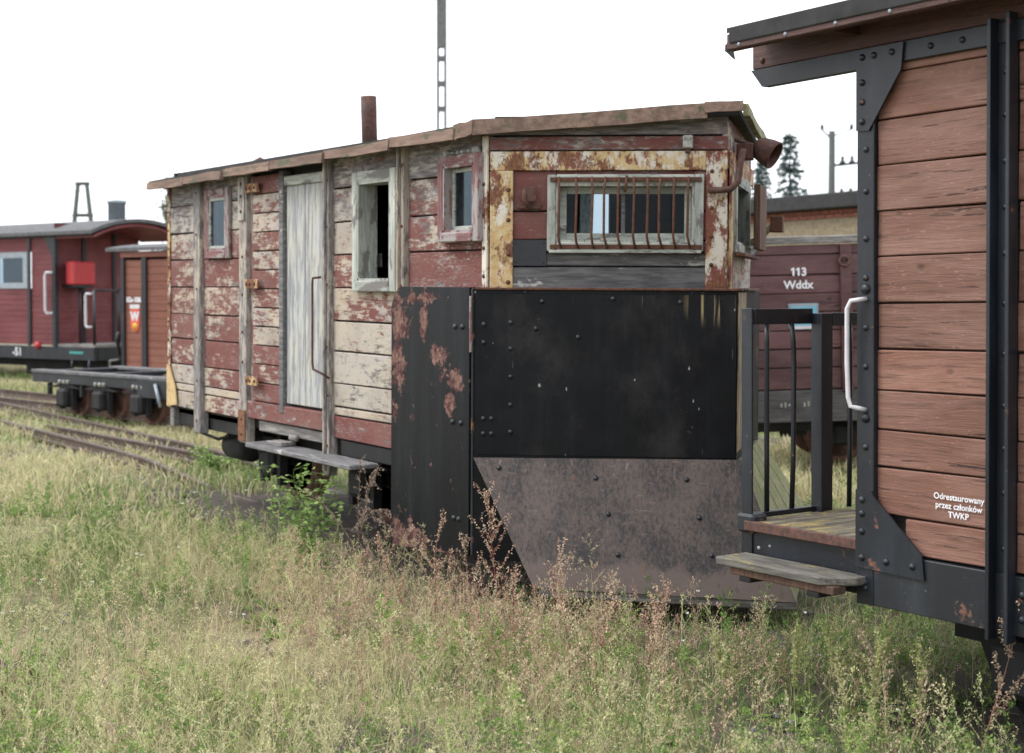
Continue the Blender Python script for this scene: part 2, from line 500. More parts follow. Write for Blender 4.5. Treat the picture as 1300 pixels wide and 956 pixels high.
def stencil():
    n = NT('stencil_white', 0.7)
    c = n.coord(False)
    v = n.noise(c, 70, 6, 0.7)
    tr = n.t.nodes.new('ShaderNodeBsdfTransparent')
    mx = n.t.nodes.new('ShaderNodeMixShader')
    n.color((0.72, 0.71, 0.74))
    n.link(n.ramp(v, 0.30, 0.42), mx.inputs[0])
    n.link(tr.outputs[0], mx.inputs[1]); n.link(n.b.outputs[0], mx.inputs[2])
    n.link(mx.outputs[0], n.out.inputs[0])


stencil()


def glass():
    n = NT('dusty_glass', 0.1)
    c = n.coord()
    tr = n.t.nodes.new('ShaderNodeBsdfTransparent'); tr.inputs[0].default_value = (0.55, 0.62, 0.66, 1)
    gl = n.t.nodes.new('ShaderNodeBsdfGlossy'); gl.inputs[1].default_value = 0.06; gl.inputs[0].default_value = (0.9, 0.95, 1, 1)
    df = n.t.nodes.new('ShaderNodeBsdfDiffuse'); df.inputs[0].default_value = (0.25, 0.28, 0.30, 1)
    fr = n.t.nodes.new('ShaderNodeFresnel'); fr.inputs[0].default_value = 1.5
    m1 = n.t.nodes.new('ShaderNodeMixShader'); m2 = n.t.nodes.new('ShaderNodeMixShader')
    n.link(n.math('MULTIPLY', fr.outputs[0], 0.22), m1.inputs[0]); n.link(tr.outputs[0], m1.inputs[1]); n.link(gl.outputs[0], m1.inputs[2])
    n.link(n.ramp(n.noise(c, 5, 6, 0.65), 0.45, 0.85, 0.0, 0.07), m2.inputs[0])
    n.link(m1.outputs[0], m2.inputs[1]); n.link(df.outputs[0], m2.inputs[2])
    n.link(m2.outputs[0], n.out.inputs[0])


glass()


def foliage(name, trans=0.35):
    n = NT(name, 0.7)
    at = n.t.nodes.new('ShaderNodeAttribute'); at.attribute_name = 'Col'
    tl = n.t.nodes.new('ShaderNodeBsdfTranslucent')
    mx = n.t.nodes.new('ShaderNodeMixShader'); mx.inputs[0].default_value = trans
    n.link(at.outputs[0], n.b.inputs['Base Color']); n.link(at.outputs[0], tl.inputs[0])
    n.b.inputs['Specular IOR Level'].default_value = 0.2
    n.link(n.b.outputs[0], mx.inputs[1]); n.link(tl.outputs[0], mx.inputs[2])
    n.link(mx.outputs[0], n.out.inputs[0])


foliage('foliage')


def ground_mat():
    n = NT('meadow_ground', 0.95)
    c = n.tc.outputs['Object']
    a = n.noise(c, 0.55, 6, 0.6)
    f = n.math('MULTIPLY_ADD', n.noise(c, 14, 8, 0.7), 0.5, n.math('MULTIPLY', n.noise(c, 70, 6, 0.75), 0.5))
    soil = n.mix(n.ramp(f, 0.38, 0.62), (0.045, 0.036, 0.029), (0.15, 0.12, 0.095))
    grass = n.mix(n.ramp(f, 0.38, 0.62), (0.075, 0.07, 0.033), (0.23, 0.21, 0.10))
    straw = n.mix(n.ramp(f, 0.38, 0.62), (0.15, 0.125, 0.07), (0.37, 0.32, 0.18))
    k = n.noise(c, 1.6, 6, 0.6, None, (4, 2, 1))
    col = n.mix(n.ramp(a, 0.42, 0.6), grass, straw)
    col = n.mix(n.ramp(k, 0.50, 0.60), col, soil)
    # trodden ballast along the track, also painted contact shade under the wagons
    sep = n.t.nodes.new('ShaderNodeSeparateXYZ'); n.link(c, sep.inputs[0])
    dy = n.math('ABSOLUTE', n.math('SUBTRACT', sep.outputs[1], 4.75))
    tr = n.math('MULTIPLY', n.ramp(n.math('ADD', dy, n.math('MULTIPLY', f, 0.5)), 0.95, 1.5, 1, 0), n.ramp(sep.outputs[0], -12.2, -10.4, 0.1, 1))
    cinder_shade = n.mix(n.ramp(f, 0.35, 0.7), (0.035, 0.028, 0.023), (0.13, 0.10, 0.08))
    col = n.mix(tr, col, cinder_shade)
    n.color(col)
    n.bump(n.math('ADD', f, n.math('MULTIPLY', k, 2)), 0.8, 0.03)


ground_mat()

# ------------------------------------------------------------------ mesh helpers


def link_obj(name, me, parent=None, mat=None, loc=(0, 0, 0), rot=(0, 0, 0), col=None):
    o = bpy.data.objects.new(name, me)
    COL.objects.link(o)
    o.location = loc
    o.rotation_euler = rot
    if parent: o.parent = parent
    if mat is not None and len(me.materials) == 0: me.materials.append(MATS[mat])
    if col: o.color = (*col, 1)
    return o


def tag(o, label=None, cat=None, group=None, kind=None):
    if label: o['label'] = label
    if cat: o['category'] = cat
    if group: o['group'] = group
    if kind: o['kind'] = kind
    return o


def empty(name, loc, rot=(0, 0, 0)):
    o = bpy.data.objects.new(name, None)
    COL.objects.link(o)
    o.empty_display_size = 0.2
    o.location = loc
    o.rotation_euler = rot
    return o


def mesh(name, verts, faces, smooth=False):
    me = bpy.data.meshes.new(name)
    me.from_pydata([tuple(v) for v in verts], [], faces)
    me.validate()
    me.update()
    if smooth:
        me.polygons.foreach_set('use_smooth', [True] * len(me.polygons))
    return me


def box_mesh(name, sx, sy, sz, bev=0.003, wob=0.0):
    """centred box with small chamfers (24 vertices), optionally slightly out of true"""
    hx, hy, hz = sx / 2, sy / 2, sz / 2
    b = min(bev, hx * 0.4, hy * 0.4, hz * 0.4)
    bm = bmesh.new()
    bmesh.ops.create_cube(bm, size=1)
    for v in bm.verts:
        v.co = Vector((v.co.x * sx, v.co.y * sy, v.co.z * sz))
        if wob: v.co += Vector((random.uniform(-wob, wob), random.uniform(-wob, wob) * 0.6, random.uniform(-wob, wob)))
    if b > 0.0004:
        bmesh.ops.bevel(bm, geom=list(bm.edges), offset=b, segments=1, affect='EDGES')
    me = bpy.data.meshes.new(name)
    bm.to_mesh(me)
    bm.free()
    return me


def box(name, parent, x0, x1, y0, y1, z0, z1, mat, bev=0.003, col=None, wob=0.0, rot=(0, 0, 0)):
    x0, x1 = min(x0, x1), max(x0, x1); y0, y1 = min(y0, y1), max(y0, y1); z0, z1 = min(z0, z1), max(z0, z1)
    me = box_mesh(name, x1 - x0, y1 - y0, z1 - z0, bev, wob)
    return link_obj(name, me, parent, mat, ((x0 + x1) / 2, (y0 + y1) / 2, (z0 + z1) / 2), rot, col)


class Frame:
    """a wall line in plan: s runs along it, d is measured outwards from it"""

    def __init__(self, ox, oy, ang):
        self.o = Vector((ox, oy, 0)); self.a = ang
        self.u = Vector((math.cos(ang), math.sin(ang), 0)); self.n = Vector((math.sin(ang), -math.cos(ang), 0))

    def pt(self, s, d, z):
        p = self.o + self.u * s + self.n * d
        return Vector((p.x, p.y, z))

    def box(self, name, parent, s0, s1, d0, d1, z0, z1, mat, bev=0.003, col=None, wob=0.0, tilt=0.0, inv=None):
        me = box_mesh(name, abs(s1 - s0), abs(d1 - d0), abs(z1 - z0), bev, wob)
        return link_obj(name, me, parent, mat, self.pt((s0 + s1) / 2, (d0 + d1) / 2, (z0 + z1) / 2), (0, tilt, self.a), col)


def tube_data(pts, rad, n=6, caps=True, taper=None):
    pts = [Vector(p) for p in pts]
    verts, faces = [], []
    prev = None
    for i, p in enumerate(pts):
        t = (pts[min(i + 1, len(pts) - 1)] - pts[max(i - 1, 0)]).normalized()
        ref = Vector((0, 0, 1)) if abs(t.z) < 0.9 else Vector((1, 0, 0))
        if prev is None:
            a = t.cross(ref).normalized()
        else:
            a = (prev - t * prev.dot(t)).normalized()
        prev = a
        b = t.cross(a)
        r = rad if taper is None else rad + (taper - rad) * i / (len(pts) - 1)
        for k in range(n):
            an = 2 * math.pi * k / n
            verts.append(p + (a * math.cos(an) + b * math.sin(an)) * r)
    for i in range(len(pts) - 1):
        for k in range(n):
            faces.append((i * n + k, i * n + (k + 1) % n, (i + 1) * n + (k + 1) % n, (i + 1) * n + k))
    if caps:
        faces.append(tuple(range(n - 1, -1, -1)))
        faces.append(tuple(range((len(pts) - 1) * n, len(pts) * n)))
    return verts, faces


def tube(name, parent, pts, rad, mat, n=8, col=None, taper=None, smooth=True):
    o = Vector(pts[0])
    v, f = tube_data([Vector(p) - o for p in pts], rad, n, True, taper)
    return link_obj(name, mesh(name, v, f, smooth), parent, mat, o, (0, 0, 0), col)


def lathe(name, parent, prof, mat, loc, rot=(0, 0, 0), n=20, smooth=True, col=None):
    """profile [(radius, height)] turned about local z"""
    verts, faces = [], []
    for r, h in prof:
        for k in range(n):
            a = 2 * math.pi * k / n
            verts.append((r * math.cos(a), r * math.sin(a), h))
    for i in range(len(prof) - 1):
        for k in range(n):
            faces.append((i * n + k, i * n + (k + 1) % n, (i + 1) * n + (k + 1) % n, (i + 1) * n + k))
    if prof[0][0] > 1e-5: faces.append(tuple(range(n - 1, -1, -1)))
    if prof[-1][0] > 1e-5: faces.append(tuple(range((len(prof) - 1) * n, len(prof) * n)))
    return link_obj(name, mesh(name, verts, faces, smooth), parent, mat, loc, rot, col)


def prism(name, parent, outline, d0, d1, frame, mat, z_off=0, col=None, bev=0.0):
    """outline [(s, z)] in a frame's plane, extruded from d0 to d1"""
    cs = sum(p[0] for p in outline) / len(outline); cz = sum(p[1] for p in outline) / len(outline)
    n = len(outline)
    area = sum(outline[i][0] * outline[(i + 1) % n][1] - outline[(i + 1) % n][0] * outline[i][1] for i in range(n))
    ol = outline if area > 0 else outline[::-1]
    dm = (d0 + d1) / 2; hd = abs(d1 - d0) / 2
    verts = [(s - cs, -hd, z - cz) for s, z in ol] + [(s - cs, hd, z - cz) for s, z in ol]
    faces = [tuple(range(n)), tuple(range(2 * n - 1, n - 1, -1))]
    for i in range(n):
        j = (i + 1) % n
        faces.append((i, i + n, j + n, j))
    me = mesh(name, verts, faces)
    bm = bmesh.new(); bm.from_mesh(me)
    bmesh.ops.recalc_face_normals(bm, faces=bm.faces)
    if bev: bmesh.ops.bevel(bm, geom=list(bm.edges), offset=bev, segments=1, affect='EDGES')
    bm.to_mesh(me); bm.free()
    return link_obj(name, me, parent, mat, frame.pt(cs, dm, cz), (0, 0, frame.a), col)


def slab_quad(name, parent, pts, thick, mat):
    """a flat plate through four corner points with real thickness (kept in the parent's coordinates)"""
    pts = [Vector(p) for p in pts]
    o = sum(pts, Vector()) / len(pts)
    nrm = (pts[1] - pts[0]).cross(pts[-1] - pts[0]).normalized()
    n = len(pts)
    verts = [p - o for p in pts] + [p - o - nrm * thick for p in pts]
    faces = [tuple(range(n)), tuple(range(2 * n - 1, n - 1, -1))] + [(i, i + n, (i + 1) % n + n, (i + 1) % n) for i in range(n)]
    me = mesh(name, verts, faces)
    bm = bmesh.new(); bm.from_mesh(me); bmesh.ops.recalc_face_normals(bm, faces=bm.faces); bm.to_mesh(me); bm.free()
    return link_obj(name, me, parent, mat, o)


def cells(s0, s1, z0, z1, holes):
    """rectangle minus rectangular holes, as rectangles"""
    out = [(s0, s1, z0, z1)]
    for a0, a1, b0, b1 in holes:
        nxt = []
        for (p0, p1, q0, q1) in out:
            if a1 <= p0 or a0 >= p1 or b1 <= q0 or b0 >= q1:
                nxt.append((p0, p1, q0, q1)); continue
            if a0 > p0: nxt.append((p0, a0, q0, q1))
            if a1 < p1: nxt.append((a1, p1, q0, q1))
            m0, m1 = max(p0, a0), min(p1, a1)
            if b0 > q0: nxt.append((m0, m1, q0, b0))
            if b1 < q1: nxt.append((m0, m1, b1, q1))
        out = nxt
    return [c for c in out if c[1] - c[0] > 0.012 and c[3] - c[2] > 0.012]


def joined(name, parent, boxes, mat, frame=None, kind=None):
    """many boxes (s0,s1,d0,d1,z0,z1) as one mesh"""
    verts, faces = [], []
    for s0, s1, d0, d1, z0, z1 in boxes:
        b = len(verts)
        for s, d, z in ((s0, d0, z0), (s1, d0, z0), (s1, d1, z0), (s0, d1, z0), (s0, d0, z1), (s1, d0, z1), (s1, d1, z1), (s0, d1, z1)):
            verts.append(frame.pt(s, d, z) if frame else (s, d, z))
        for f in ((0, 3, 2, 1), (4, 5, 6, 7), (0, 1, 5, 4), (1, 2, 6, 5), (2, 3, 7, 6), (3, 0, 4, 7)):
            faces.append(tuple(b + i for i in f))
    me = mesh(name, verts, faces)
    bm = bmesh.new(); bm.from_mesh(me); bmesh.ops.recalc_face_normals(bm, faces=bm.faces); bm.to_mesh(me); bm.free()
    o = link_obj(name, me, parent, mat)
    if kind: o['kind'] = kind
    return o


def lining(parent, frame, s0, s1, z0, z1, d0, d1, holes):  # added backing behind the boards, stops light leaking in and darkens gaps
    return joined('light_stop_lining', parent, [(a, b, d0, d1, c, d) for a, b, c, d in cells(s0, s1, z0, z1, holes)], 'lining_dark', frame)


# shared rivet mesh: a low dome on a disc, axis local -y
def rivet_mesh(r=0.012, h=0.008):
    n = 8
    prof = [(r, 0), (r * 0.92, h * 0.5), (r * 0.5, h * 0.92)]
    verts, faces = [], []
    for rr, hh in prof:
        for k in range(n):
            a = 2 * math.pi * k / n
            verts.append((rr * math.cos(a), -hh, rr * math.sin(a)))
    verts.append((0, -h, 0))
    for i in range(2):
        for k in range(n):
            faces.append((i * n + k, i * n + (k + 1) % n, (i + 1) * n + (k + 1) % n, (i + 1) * n + k))
    for k in range(n):
        faces.append((2 * n + k, 2 * n + (k + 1) % n, 3 * n))
    return mesh('rivet', verts, faces, True)


RIV = {}


def rivet(parent, frame, s, d, z, mat, r=0.012, name='rivet'):
    key = (mat, r)
    if key not in RIV:
        RIV[key] = rivet_mesh(r, r * 0.75); RIV[key].materials.append(MATS[mat])
    return link_obj(name, RIV[key], parent, None, frame.pt(s, d, z), (0, 0, frame.a))


def text_mesh(name, body, size, parent, frame, s, d, z, mat, bold=0.0, align='CENTER', shear=0.0):
    cu = bpy.data.curves.new(name, 'FONT')
    cu.body = body; cu.size = size; cu.align_x = align; cu.offset = bold; cu.shear = shear
    cu.resolution_u = 3
    tmp = bpy.data.objects.new('tmp_text', cu)
    COL.objects.link(tmp)
    bpy.context.view_layer.update()
    me = bpy.data.meshes.new_from_object(tmp.evaluated_get(bpy.context.evaluated_depsgraph_get()))
    bpy.data.objects.remove(tmp); bpy.data.curves.remove(cu)
    me.transform(Matrix.Rotation(R(90), 4, 'X'))
    me.name = name
    return link_obj(name, me, parent, mat, frame.pt(s, d, z), (0, 0, frame.a))


def wheel(parent, x, y, z, r, side, mat='dirty_underframe', rim='wheel_rust'):
    """railway wheel: disc, tyre with flange on the inner side, hub; axis along y. side = -1 near, +1 far"""
    w = lathe('wheel', parent, [(0.05, -0.06), (0.06, -0.02), (r * 0.35, -0.018), (r * 0.82, -0.022), (r * 0.84, 0.02), (0.06, 0.03), (0.06, 0.06)], mat,
              (x, y, z), (R(90 * (1 if side < 0 else -1)), 0, 0), 20)
    lathe('tyre', w, [(r * 0.82, -0.045), (r, -0.045), (r, 0.04), (r + 0.022, 0.044), (r + 0.022, 0.062), (r * 0.82, 0.062), (r * 0.82, -0.045)][::1], rim, (0, 0, 0), (R(180), 0, 0), 28)
    return w


def gz(x, y):
    """ground height"""
    return 0.0075 * min(max(-x, 0), 24)


# ------------------------------------------------------------------ ground
def build_ground():
    xs = np.concatenate([np.linspace(-600, -60, 14)[:-1], np.linspace(-60, -26, 12)[:-1], np.linspace(-26, 4, 121), np.linspace(4, 40, 10)[1:], np.linspace(40, 600, 12)[1:]])
    ys = np.concatenate([np.linspace(-600, -30, 12)[:-1], np.linspace(-30, 0, 8)[:-1], np.linspace(0, 14, 71), np.linspace(14, 60, 14)[1:], np.linspace(60, 700, 14)[1:]])
    X, Y = np.meshgrid(xs, ys, indexing='ij')
    Z = 0.0075 * np.clip(-X, 0, 24)
    near = (X > -26) & (X < 4) & (Y > 0) & (Y < 14)
    wob = 0.03 * np.sin(X * 1.7 + Y * 0.9) * np.sin(Y * 2.1 - X * 0.6) + 0.018 * np.sin(X * 5.1 + 1) * np.sin(Y * 4.3)
    trk = np.clip((np.abs(Y - 4.9) - 0.7) / 0.8, 0, 1)
    Z = Z + np.where(near, wob * trk + rng.normal(0, 0.006, X.shape), 0)
    nx, ny = X.shape
    verts = np.stack([X.ravel(), Y.ravel(), Z.ravel()], 1)
    i, j = np.meshgrid(np.arange(nx - 1), np.arange(ny - 1), indexing='ij')
    a = (i * ny + j).ravel()
    faces = np.stack([a, a + ny, a + ny + 1, a + 1], 1)
    o = link_obj('ground', mesh('ground', verts.tolist(), [tuple(f) for f in faces.tolist()], True), None, 'meadow_ground')
    tag(o, 'dry weedy ground of the railway yard reaching to the horizon', 'ground', kind='structure')
    return o


ground = build_ground()


# ------------------------------------------------------------------ tracks
def rail_mesh(name, path):
    prof = [(-0.045, 0), (0.045, 0), (0.045, 0.012), (0.010, 0.022), (0.010, 0.068), (0.024, 0.075), (0.024, 0.092), (-0.024, 0.092), (-0.024, 0.075), (-0.010, 0.068), (-0.010, 0.022), (-0.045, 0.012)]
    n = len(prof)
    verts, faces = [], []
    for i, p in enumerate(path):
        p = Vector(p)
        t = (Vector(path[min(i + 1, len(path) - 1)]) - Vector(path[max(i - 1, 0)])).normalized()
        side = Vector((-t.y, t.x, 0)).normalized()
        for a, b in prof:
            verts.append(p + side * a + Vector((0, 0, b)))
    for i in range(len(path) - 1):
        for k in range(n):
            faces.append((i * n + k, i * n + (k + 1) % n, (i + 1) * n + (k + 1) % n, (i + 1) * n + k))
    faces.append(tuple(range(n))); faces.append(tuple(range((len(path) - 1) * n, len(path) * n))[::-1])
    me = mesh(name, verts, faces)
    bm = bmesh.new(); bm.from_mesh(me); bmesh.ops.recalc_face_normals(bm, faces=bm.faces); bm.to_mesh(me); bm.free()
    return me


def track(label, axis, gauge, x0, x1, guard=None, sleeper_range=None, z_add=0.0):
    root = empty('railway_track', (x0, axis(x0), gz(x0, 0)))
    tag(root, label, 'track')
    o = root.location
    xs = np.linspace(x0, x1, max(2, int(abs(x1 - x0) / 0.8)))
    for sgn in (-1, 1):
        link_obj('rail', rail_mesh('rail', [Vector((x, axis(x) + sgn * gauge / 2, gz(x, 0) + 0.035 + z_add - 0.12 * min(1, max(0, (x + 12.2) / 1.8)))) - o for x in xs]), root, 'rail_steel')
    if guard:
        for (ga, gb, g0, g1) in guard:
            gx = np.linspace(g0, g1, 10)
            link_obj('guard_rail', rail_mesh('guard_rail', [Vector((x, axis(x) + ga + (gb - ga) * (x - g0) / (g1 - g0), gz(x, 0) + 0.03 + z_add)) - o for x in gx]), root, 'rail_steel')
    if sleeper_range:
        x = sleeper_range[0]
        while x < sleeper_range[1]:
            me = box_mesh('sleeper', 0.2, 1.35, 0.12, 0.012, 0.01)
            link_obj('sleeper', me, root, 'sleeper_wood', Vector((x, axis(x), gz(x, 0) - 0.062 + z_add)) - o, (0, 0, random.uniform(-0.03, 0.03)))
            x += 0.62
    return root


track('rusty narrow track under the snow plough, running out to the left through dry grass', lambda x: 4.9 - 0.02 * max(0, -11 - x), 0.75, -30, 6,
      [(-0.10, 0.20, -15.5, -11.6)], (-15.0, -9.5), -0.005)
track('overgrown track under the black flat wagon with rusty wheels', lambda x: 6.12 + 0.2126 * (x + 16.2), 0.75, -30, -13, None, None, 0.05)

# ------------------------------------------------------------------ snow plough wagon
TILT = R(0.51)
XB, YB = -7.5, 4.9
Rm = Matrix.Rotation(TILT, 3, 'Y')
pw = empty('snow_plough_wagon', Rm @ Vector((XB, YB, -CAMZ)) + Vector((0, 0, CAMZ)), (0, TILT, 0))
tag(pw, 'weathered wooden snow plough wagon with peeling red and cream boards and black plough plates', 'railway wagon')


def L(x, y, z):
    return Vector((x - XB, y - YB, z))


SIDE = Frame(-XB, 4.0 - YB, 0)                                  # s equals plan x (offset below)
SX = lambda x: x                                                # readable alias
SIDE.o = Vector((0 - XB, 4.0 - YB, 0))
VA = math.atan2(0.9, 0.763)
VL = math.hypot(0.9, 0.763)
VN = Frame(-5.91 - XB, 4.0 - YB, VA)                            # near wedge face, s from shoulder to nose
VF = Frame(-5.147 - XB, 4.9 - YB, math.pi - VA)                 # far wedge face, s from nose to shoulder
FAR = Frame(-5.91 - XB, 5.8 - YB, math.pi)                      # far side, s grows towards the rear
REAR = Frame(-10.17 - XB, 5.8 - YB, -math.pi / 2)
ZB, ZT = 0.71, 2.40

H1 = (-9.395, -9.095, 1.85, 2.225)
H2 = (-7.215, -6.845, 1.64, 2.20)
H3 = (-6.275, -5.99, 1.885, 2.23)
HV = (0.335, 1.015, 1.83, 2.12)
HD = (-8.665, -7.64, 0.73, 2.36)
HFV = (0.14, 0.80, 1.83, 2.14)
HFAR = (7.10 - 5.91, 7.42 - 5.91, 1.93, 2.26)

lining(pw, SIDE, -10.15, -5.95, 0.72, 2.44, -0.07, -0.036, [H1, H2, H3])
lining(pw, VN, 0.02, VL - 0.01, 0.3, 2.46, -0.07, -0.036, [HV])
lining(pw, VF, 0.02, VL - 0.01, 0.3, 2.46, -0.07, -0.036, [HFV])
lining(pw, FAR, 0.0, 4.24, 0.72, 2.44, -0.07, -0.036, [HFAR])
lining(pw, REAR, 0.02, 1.78, 0.72, 2.44, -0.07, -0.036, [])
box('floor', pw, -10.15 - XB, -6.0 - XB, -0.86, 0.86, 0.66, 0.715, 'lining_dark')

ROWS = [0.71, 0.835, 0.89, 1.03, 1.22, 1.40, 1.597, 1.793, 1.986, 2.185, 2.385]


def board_row(frame, s0, s1, z0, z1, holes, paint, name='plank', mat='peeling_board'):
    for a, b, c, d in cells(s0, s1, z0 + 0.0045, z1 - 0.0045, holes):
        r, g, t = paint
        r = 0.50 + (r - 0.46) * 0.78; g = 0.5 + (g - 0.5) * 0.75; t = 0.12 + t * 0.6
        dd = random.uniform(-0.004, 0.004)
        frame.box(name, pw, a, b, -0.034 + dd, dd, c, d, mat, 0.004,
                  (min(1, max(0, r + random.uniform(-.06, .06))), min(1, max(0, g + random.uniform(-.06, .06))), t), 0.0025)


# paint state per row, bottom to top: (red cover, cream cover, tint)
bayA = [(.42, .80, .1), (.2, .9, .0), (.30, .78, .4), (.55, .75, .3), (.72, .6, .3), (.55, .8, .1), (.72, .6, .3), (.30, .75, .5), (.12, .55, .8), (.08, .25, .9)]
bayB = [(.42, .85, .0), (.1, .95, .0), (.45, .80, .3), (.68, .75, .1), (.70, .70, .1), (.60, .85, .1), (.72, .6, .2), (.5, .7, .4), (.25, .7, .6), (.06, .3, .9)]
bayD = [(.85, .5, .0), (.2, .85, .0), (.05, .80, .55), (.06, .78, .5), (.10, .80, .4), (.40, .9, .1), (.48, .8, .2), (.22, .85, .3), (.30, .6, .7), (.15, .35, .8)]
bayE = [(.6, .6, .2), (.5, .7, .2), (.5, .7, .2), (.5, .7, .2), (.6, .7, .2), (.74, .6, .5), (.72, .5, .5), (.58, .6, .5), (.45, .65, .6), (.12, .4, .9)]
for (x0, x1, spec) in ((-10.15, -9.628, bayA), (-9.517, -8.853, bayB), (-7.567, -6.772, bayD), (-6.702, -5.925, bayE)):
    for i in range(len(ROWS) - 1):
        z0, z1 = ROWS[i], ROWS[i + 1]
        if i == 0: z0 = 0.695 if x0 > -8 else 0.71
        board_row(SIDE, x0, x1, z0, z1, [H1, H2, H3], spec[i])

# ribs
def rib(x0, x1, z0, z1, col, dep=0.036, mat='peeling_post'):
    o = SIDE.box('rib', pw, x0, x1, -0.03, dep, z0, z1, mat, 0.005, col, 0.002)
    return o


rib(-9.63, -9.515, 0.56, 2.36, (.04, .35, .3))
rib(-8.85, -8.735, 0.56, 2.36, (.22, .55, .5))
rib(-7.64, -7.565, 0.47, 2.37, (.12, .45, .5))
rib(-6.77, -6.70, 0.60, 2.385, (.12, .55, .3))
SIDE.box('rib_flange', pw, -6.745, -6.725, 0.037, 0.055, 0.62, 2.38, 'peeling_post', 0.003, (.05, .6, .1))
SIDE.box('rib_flange', pw, -7.61, -7.59, 0.037, 0.055, 0.50, 2.36, 'peeling_post', 0.003, (.05, .5, .6))
for z in (0.66, 0.95, 1.25, 1.6, 1.95, 2.25):
    for x in (-9.57, -7.58, -6.71):
        rivet(pw, SIDE, x + random.uniform(-.006, .006), 0.036, z + random.uniform(-.02, .02), 'rusty_iron', 0.010, 'bolt')
# riveted strap over the second rib
SIDE.box('strap', pw, -8.84, -8.745, 0.037, 0.046, 2.04, 2.33, 'peeling_post', 0.002, (.05, .55, .7))
SIDE.box('strap', pw, -8.845, -8.74, 0.037, 0.046, 0.57, 0.78, 'rusting_paint', 0.002, (.1, .25, .2))
for z in (2.28, 2.2, 2.1):
    rivet(pw, SIDE, -8.79, 0.046, z, 'rusty_iron', 0.012, 'bolt')
for z in (0.62, 0.72, 1.1, 1.3, 1.55, 1.8):
    rivet(pw, SIDE, -8.79, 0.046 if z < 0.8 else 0.036, z, 'rusty_iron', 0.011, 'bolt')
# rear corner angle iron
SIDE.box('corner_angle', pw, -10.185, -10.135, 0.0, 0.012, 0.70, 2.33, 'rusting_paint', 0.002, (.38, .3, .25))
REAR.box('corner_angle', pw, 1.76, 1.80, 0.0, 0.012, 0.70, 2.33, 'rusting_paint', 0.002, (.38, .3, .25))
prism('corner_gusset', pw, [(-10.18, 0.71), (-9.99, 0.73), (-10.02, 0.86), (-10.14, 1.02), (-10.18, 1.02)], 0.013, 0.022, SIDE, 'rusting_paint', col=(.95, .3, .1))
for k in range(12):
    rivet(pw, SIDE, -10.16, 0.012, 0.80 + k * 0.135, 'rusty_iron', 0.010, 'bolt')
SIDE.box('frame_leg', pw, -10.17, -10.10, -0.08, 0.0, 0.56, 0.705, 'grey_wood', 0.004)

# hinged red board door
SIDE.box('door_stile', pw, -8.733, -8.664, -0.03, 0.004, 0.845, 2.33, 'peeling_post', 0.003, (.5, .5, .5))
door = SIDE.box('door', pw, -8.66, -8.245, -0.03, 0.002, 0.845, 2.33, 'lining_dark', 0.002)
zz = np.linspace(0.85, 2.325, 13)
dp = [(.78, .4, .3), (.66, .7, .3), (.60, .7, .2), (.42, .8, .1), (.38, .85, .1), (.52, .75, .2), (.60, .7, .2), (.44, .8, .2), (.6, .7, .2), (.42, .8, .2), (.46, .8, .2), (.85, .3, .2)]
for i in range(12):
    me = box_mesh('plank', 0.405, 0.024, zz[i + 1] - zz[i] - 0.008, 0.004, 0.002)
    link_obj('plank', me, door, 'peeling_board', (0.0, -0.026, (zz[i] + zz[i + 1]) / 2 - 1.5875), (0, 0, 0), dp[i])
for z in (0.985, 1.62, 2.245):
    hg = box_mesh('hinge', 0.20, 0.012, 0.06, 0.003)
    h = link_obj('hinge', hg, door, 'rusting_paint', (-0.145, -0.070, z - 1.5875), (0, 0, 0), (.45, .1, .3))
    for q in (-0.07, -0.02, 0.05):
        lk = link_obj('bolt', rivet_mesh(0.012, 0.01), h, 'rusty_iron', (q, -0.006, 0.0))
SIDE.box('door_post', pw, -8.243, -8.185, -0.03, 0.035, 0.80, 2.335, 'grey_wood_dark', 0.004)
# pale upright-board door, set back
pdoor = SIDE.box('door', pw, -8.18, -7.645, -0.034, -0.012, 0.86, 2.30, 'lining_dark', 0.002)
for a, b in ((-0.2655, -0.012), (-0.006, 0.2655)):
    me = box_mesh('plank', b - a, 0.022, 1.43, 0.004, 0.001)
    link_obj('plank', me, pdoor, 'pale_door_paint', ((a + b) / 2, -0.0225, 0.0))
link_obj('batten', box_mesh('batten', 0.53, 0.02, 0.06, 0.004), pdoor, 'pale_frame', (0, -0.044, 0.685))
SIDE.box('door_sill', pw, -8.732, -7.645, -0.03, 0.03, 0.735, 0.845, 'peeling_board', 0.005, (.68, .5, .8), 0.002)
SIDE.box('sill_beam', pw, -8.60, -7.645, -0.05, 0.006, 0.655, 0.722, 'grey_wood', 0.005)
SIDE.box('sill_beam', pw, -7.50, -5.95, -0.10, -0.012, 0.60, 0.69, 'dirty_underframe', 0.005)
SIDE.box('sill_beam', pw, -10.09, -8.87, -0.14, -0.04, 0.58, 0.70, 'dirty_underframe', 0.005)
# grab rail beside the door
tube('grab_rail', pw, [SIDE.pt(-7.60, 0.07, 1.66), SIDE.pt(-7.645, 0.10, 1.655), SIDE.pt(-7.65, 0.10, 1.62), SIDE.pt(-7.65, 0.10, 1.15), SIDE.pt(-7.64, 0.10, 1.11), SIDE.pt(-7.53, 0.09, 1.085), SIDE.pt(-7.53, 0.05, 1.06)], 0.0075, 'brown_iron')


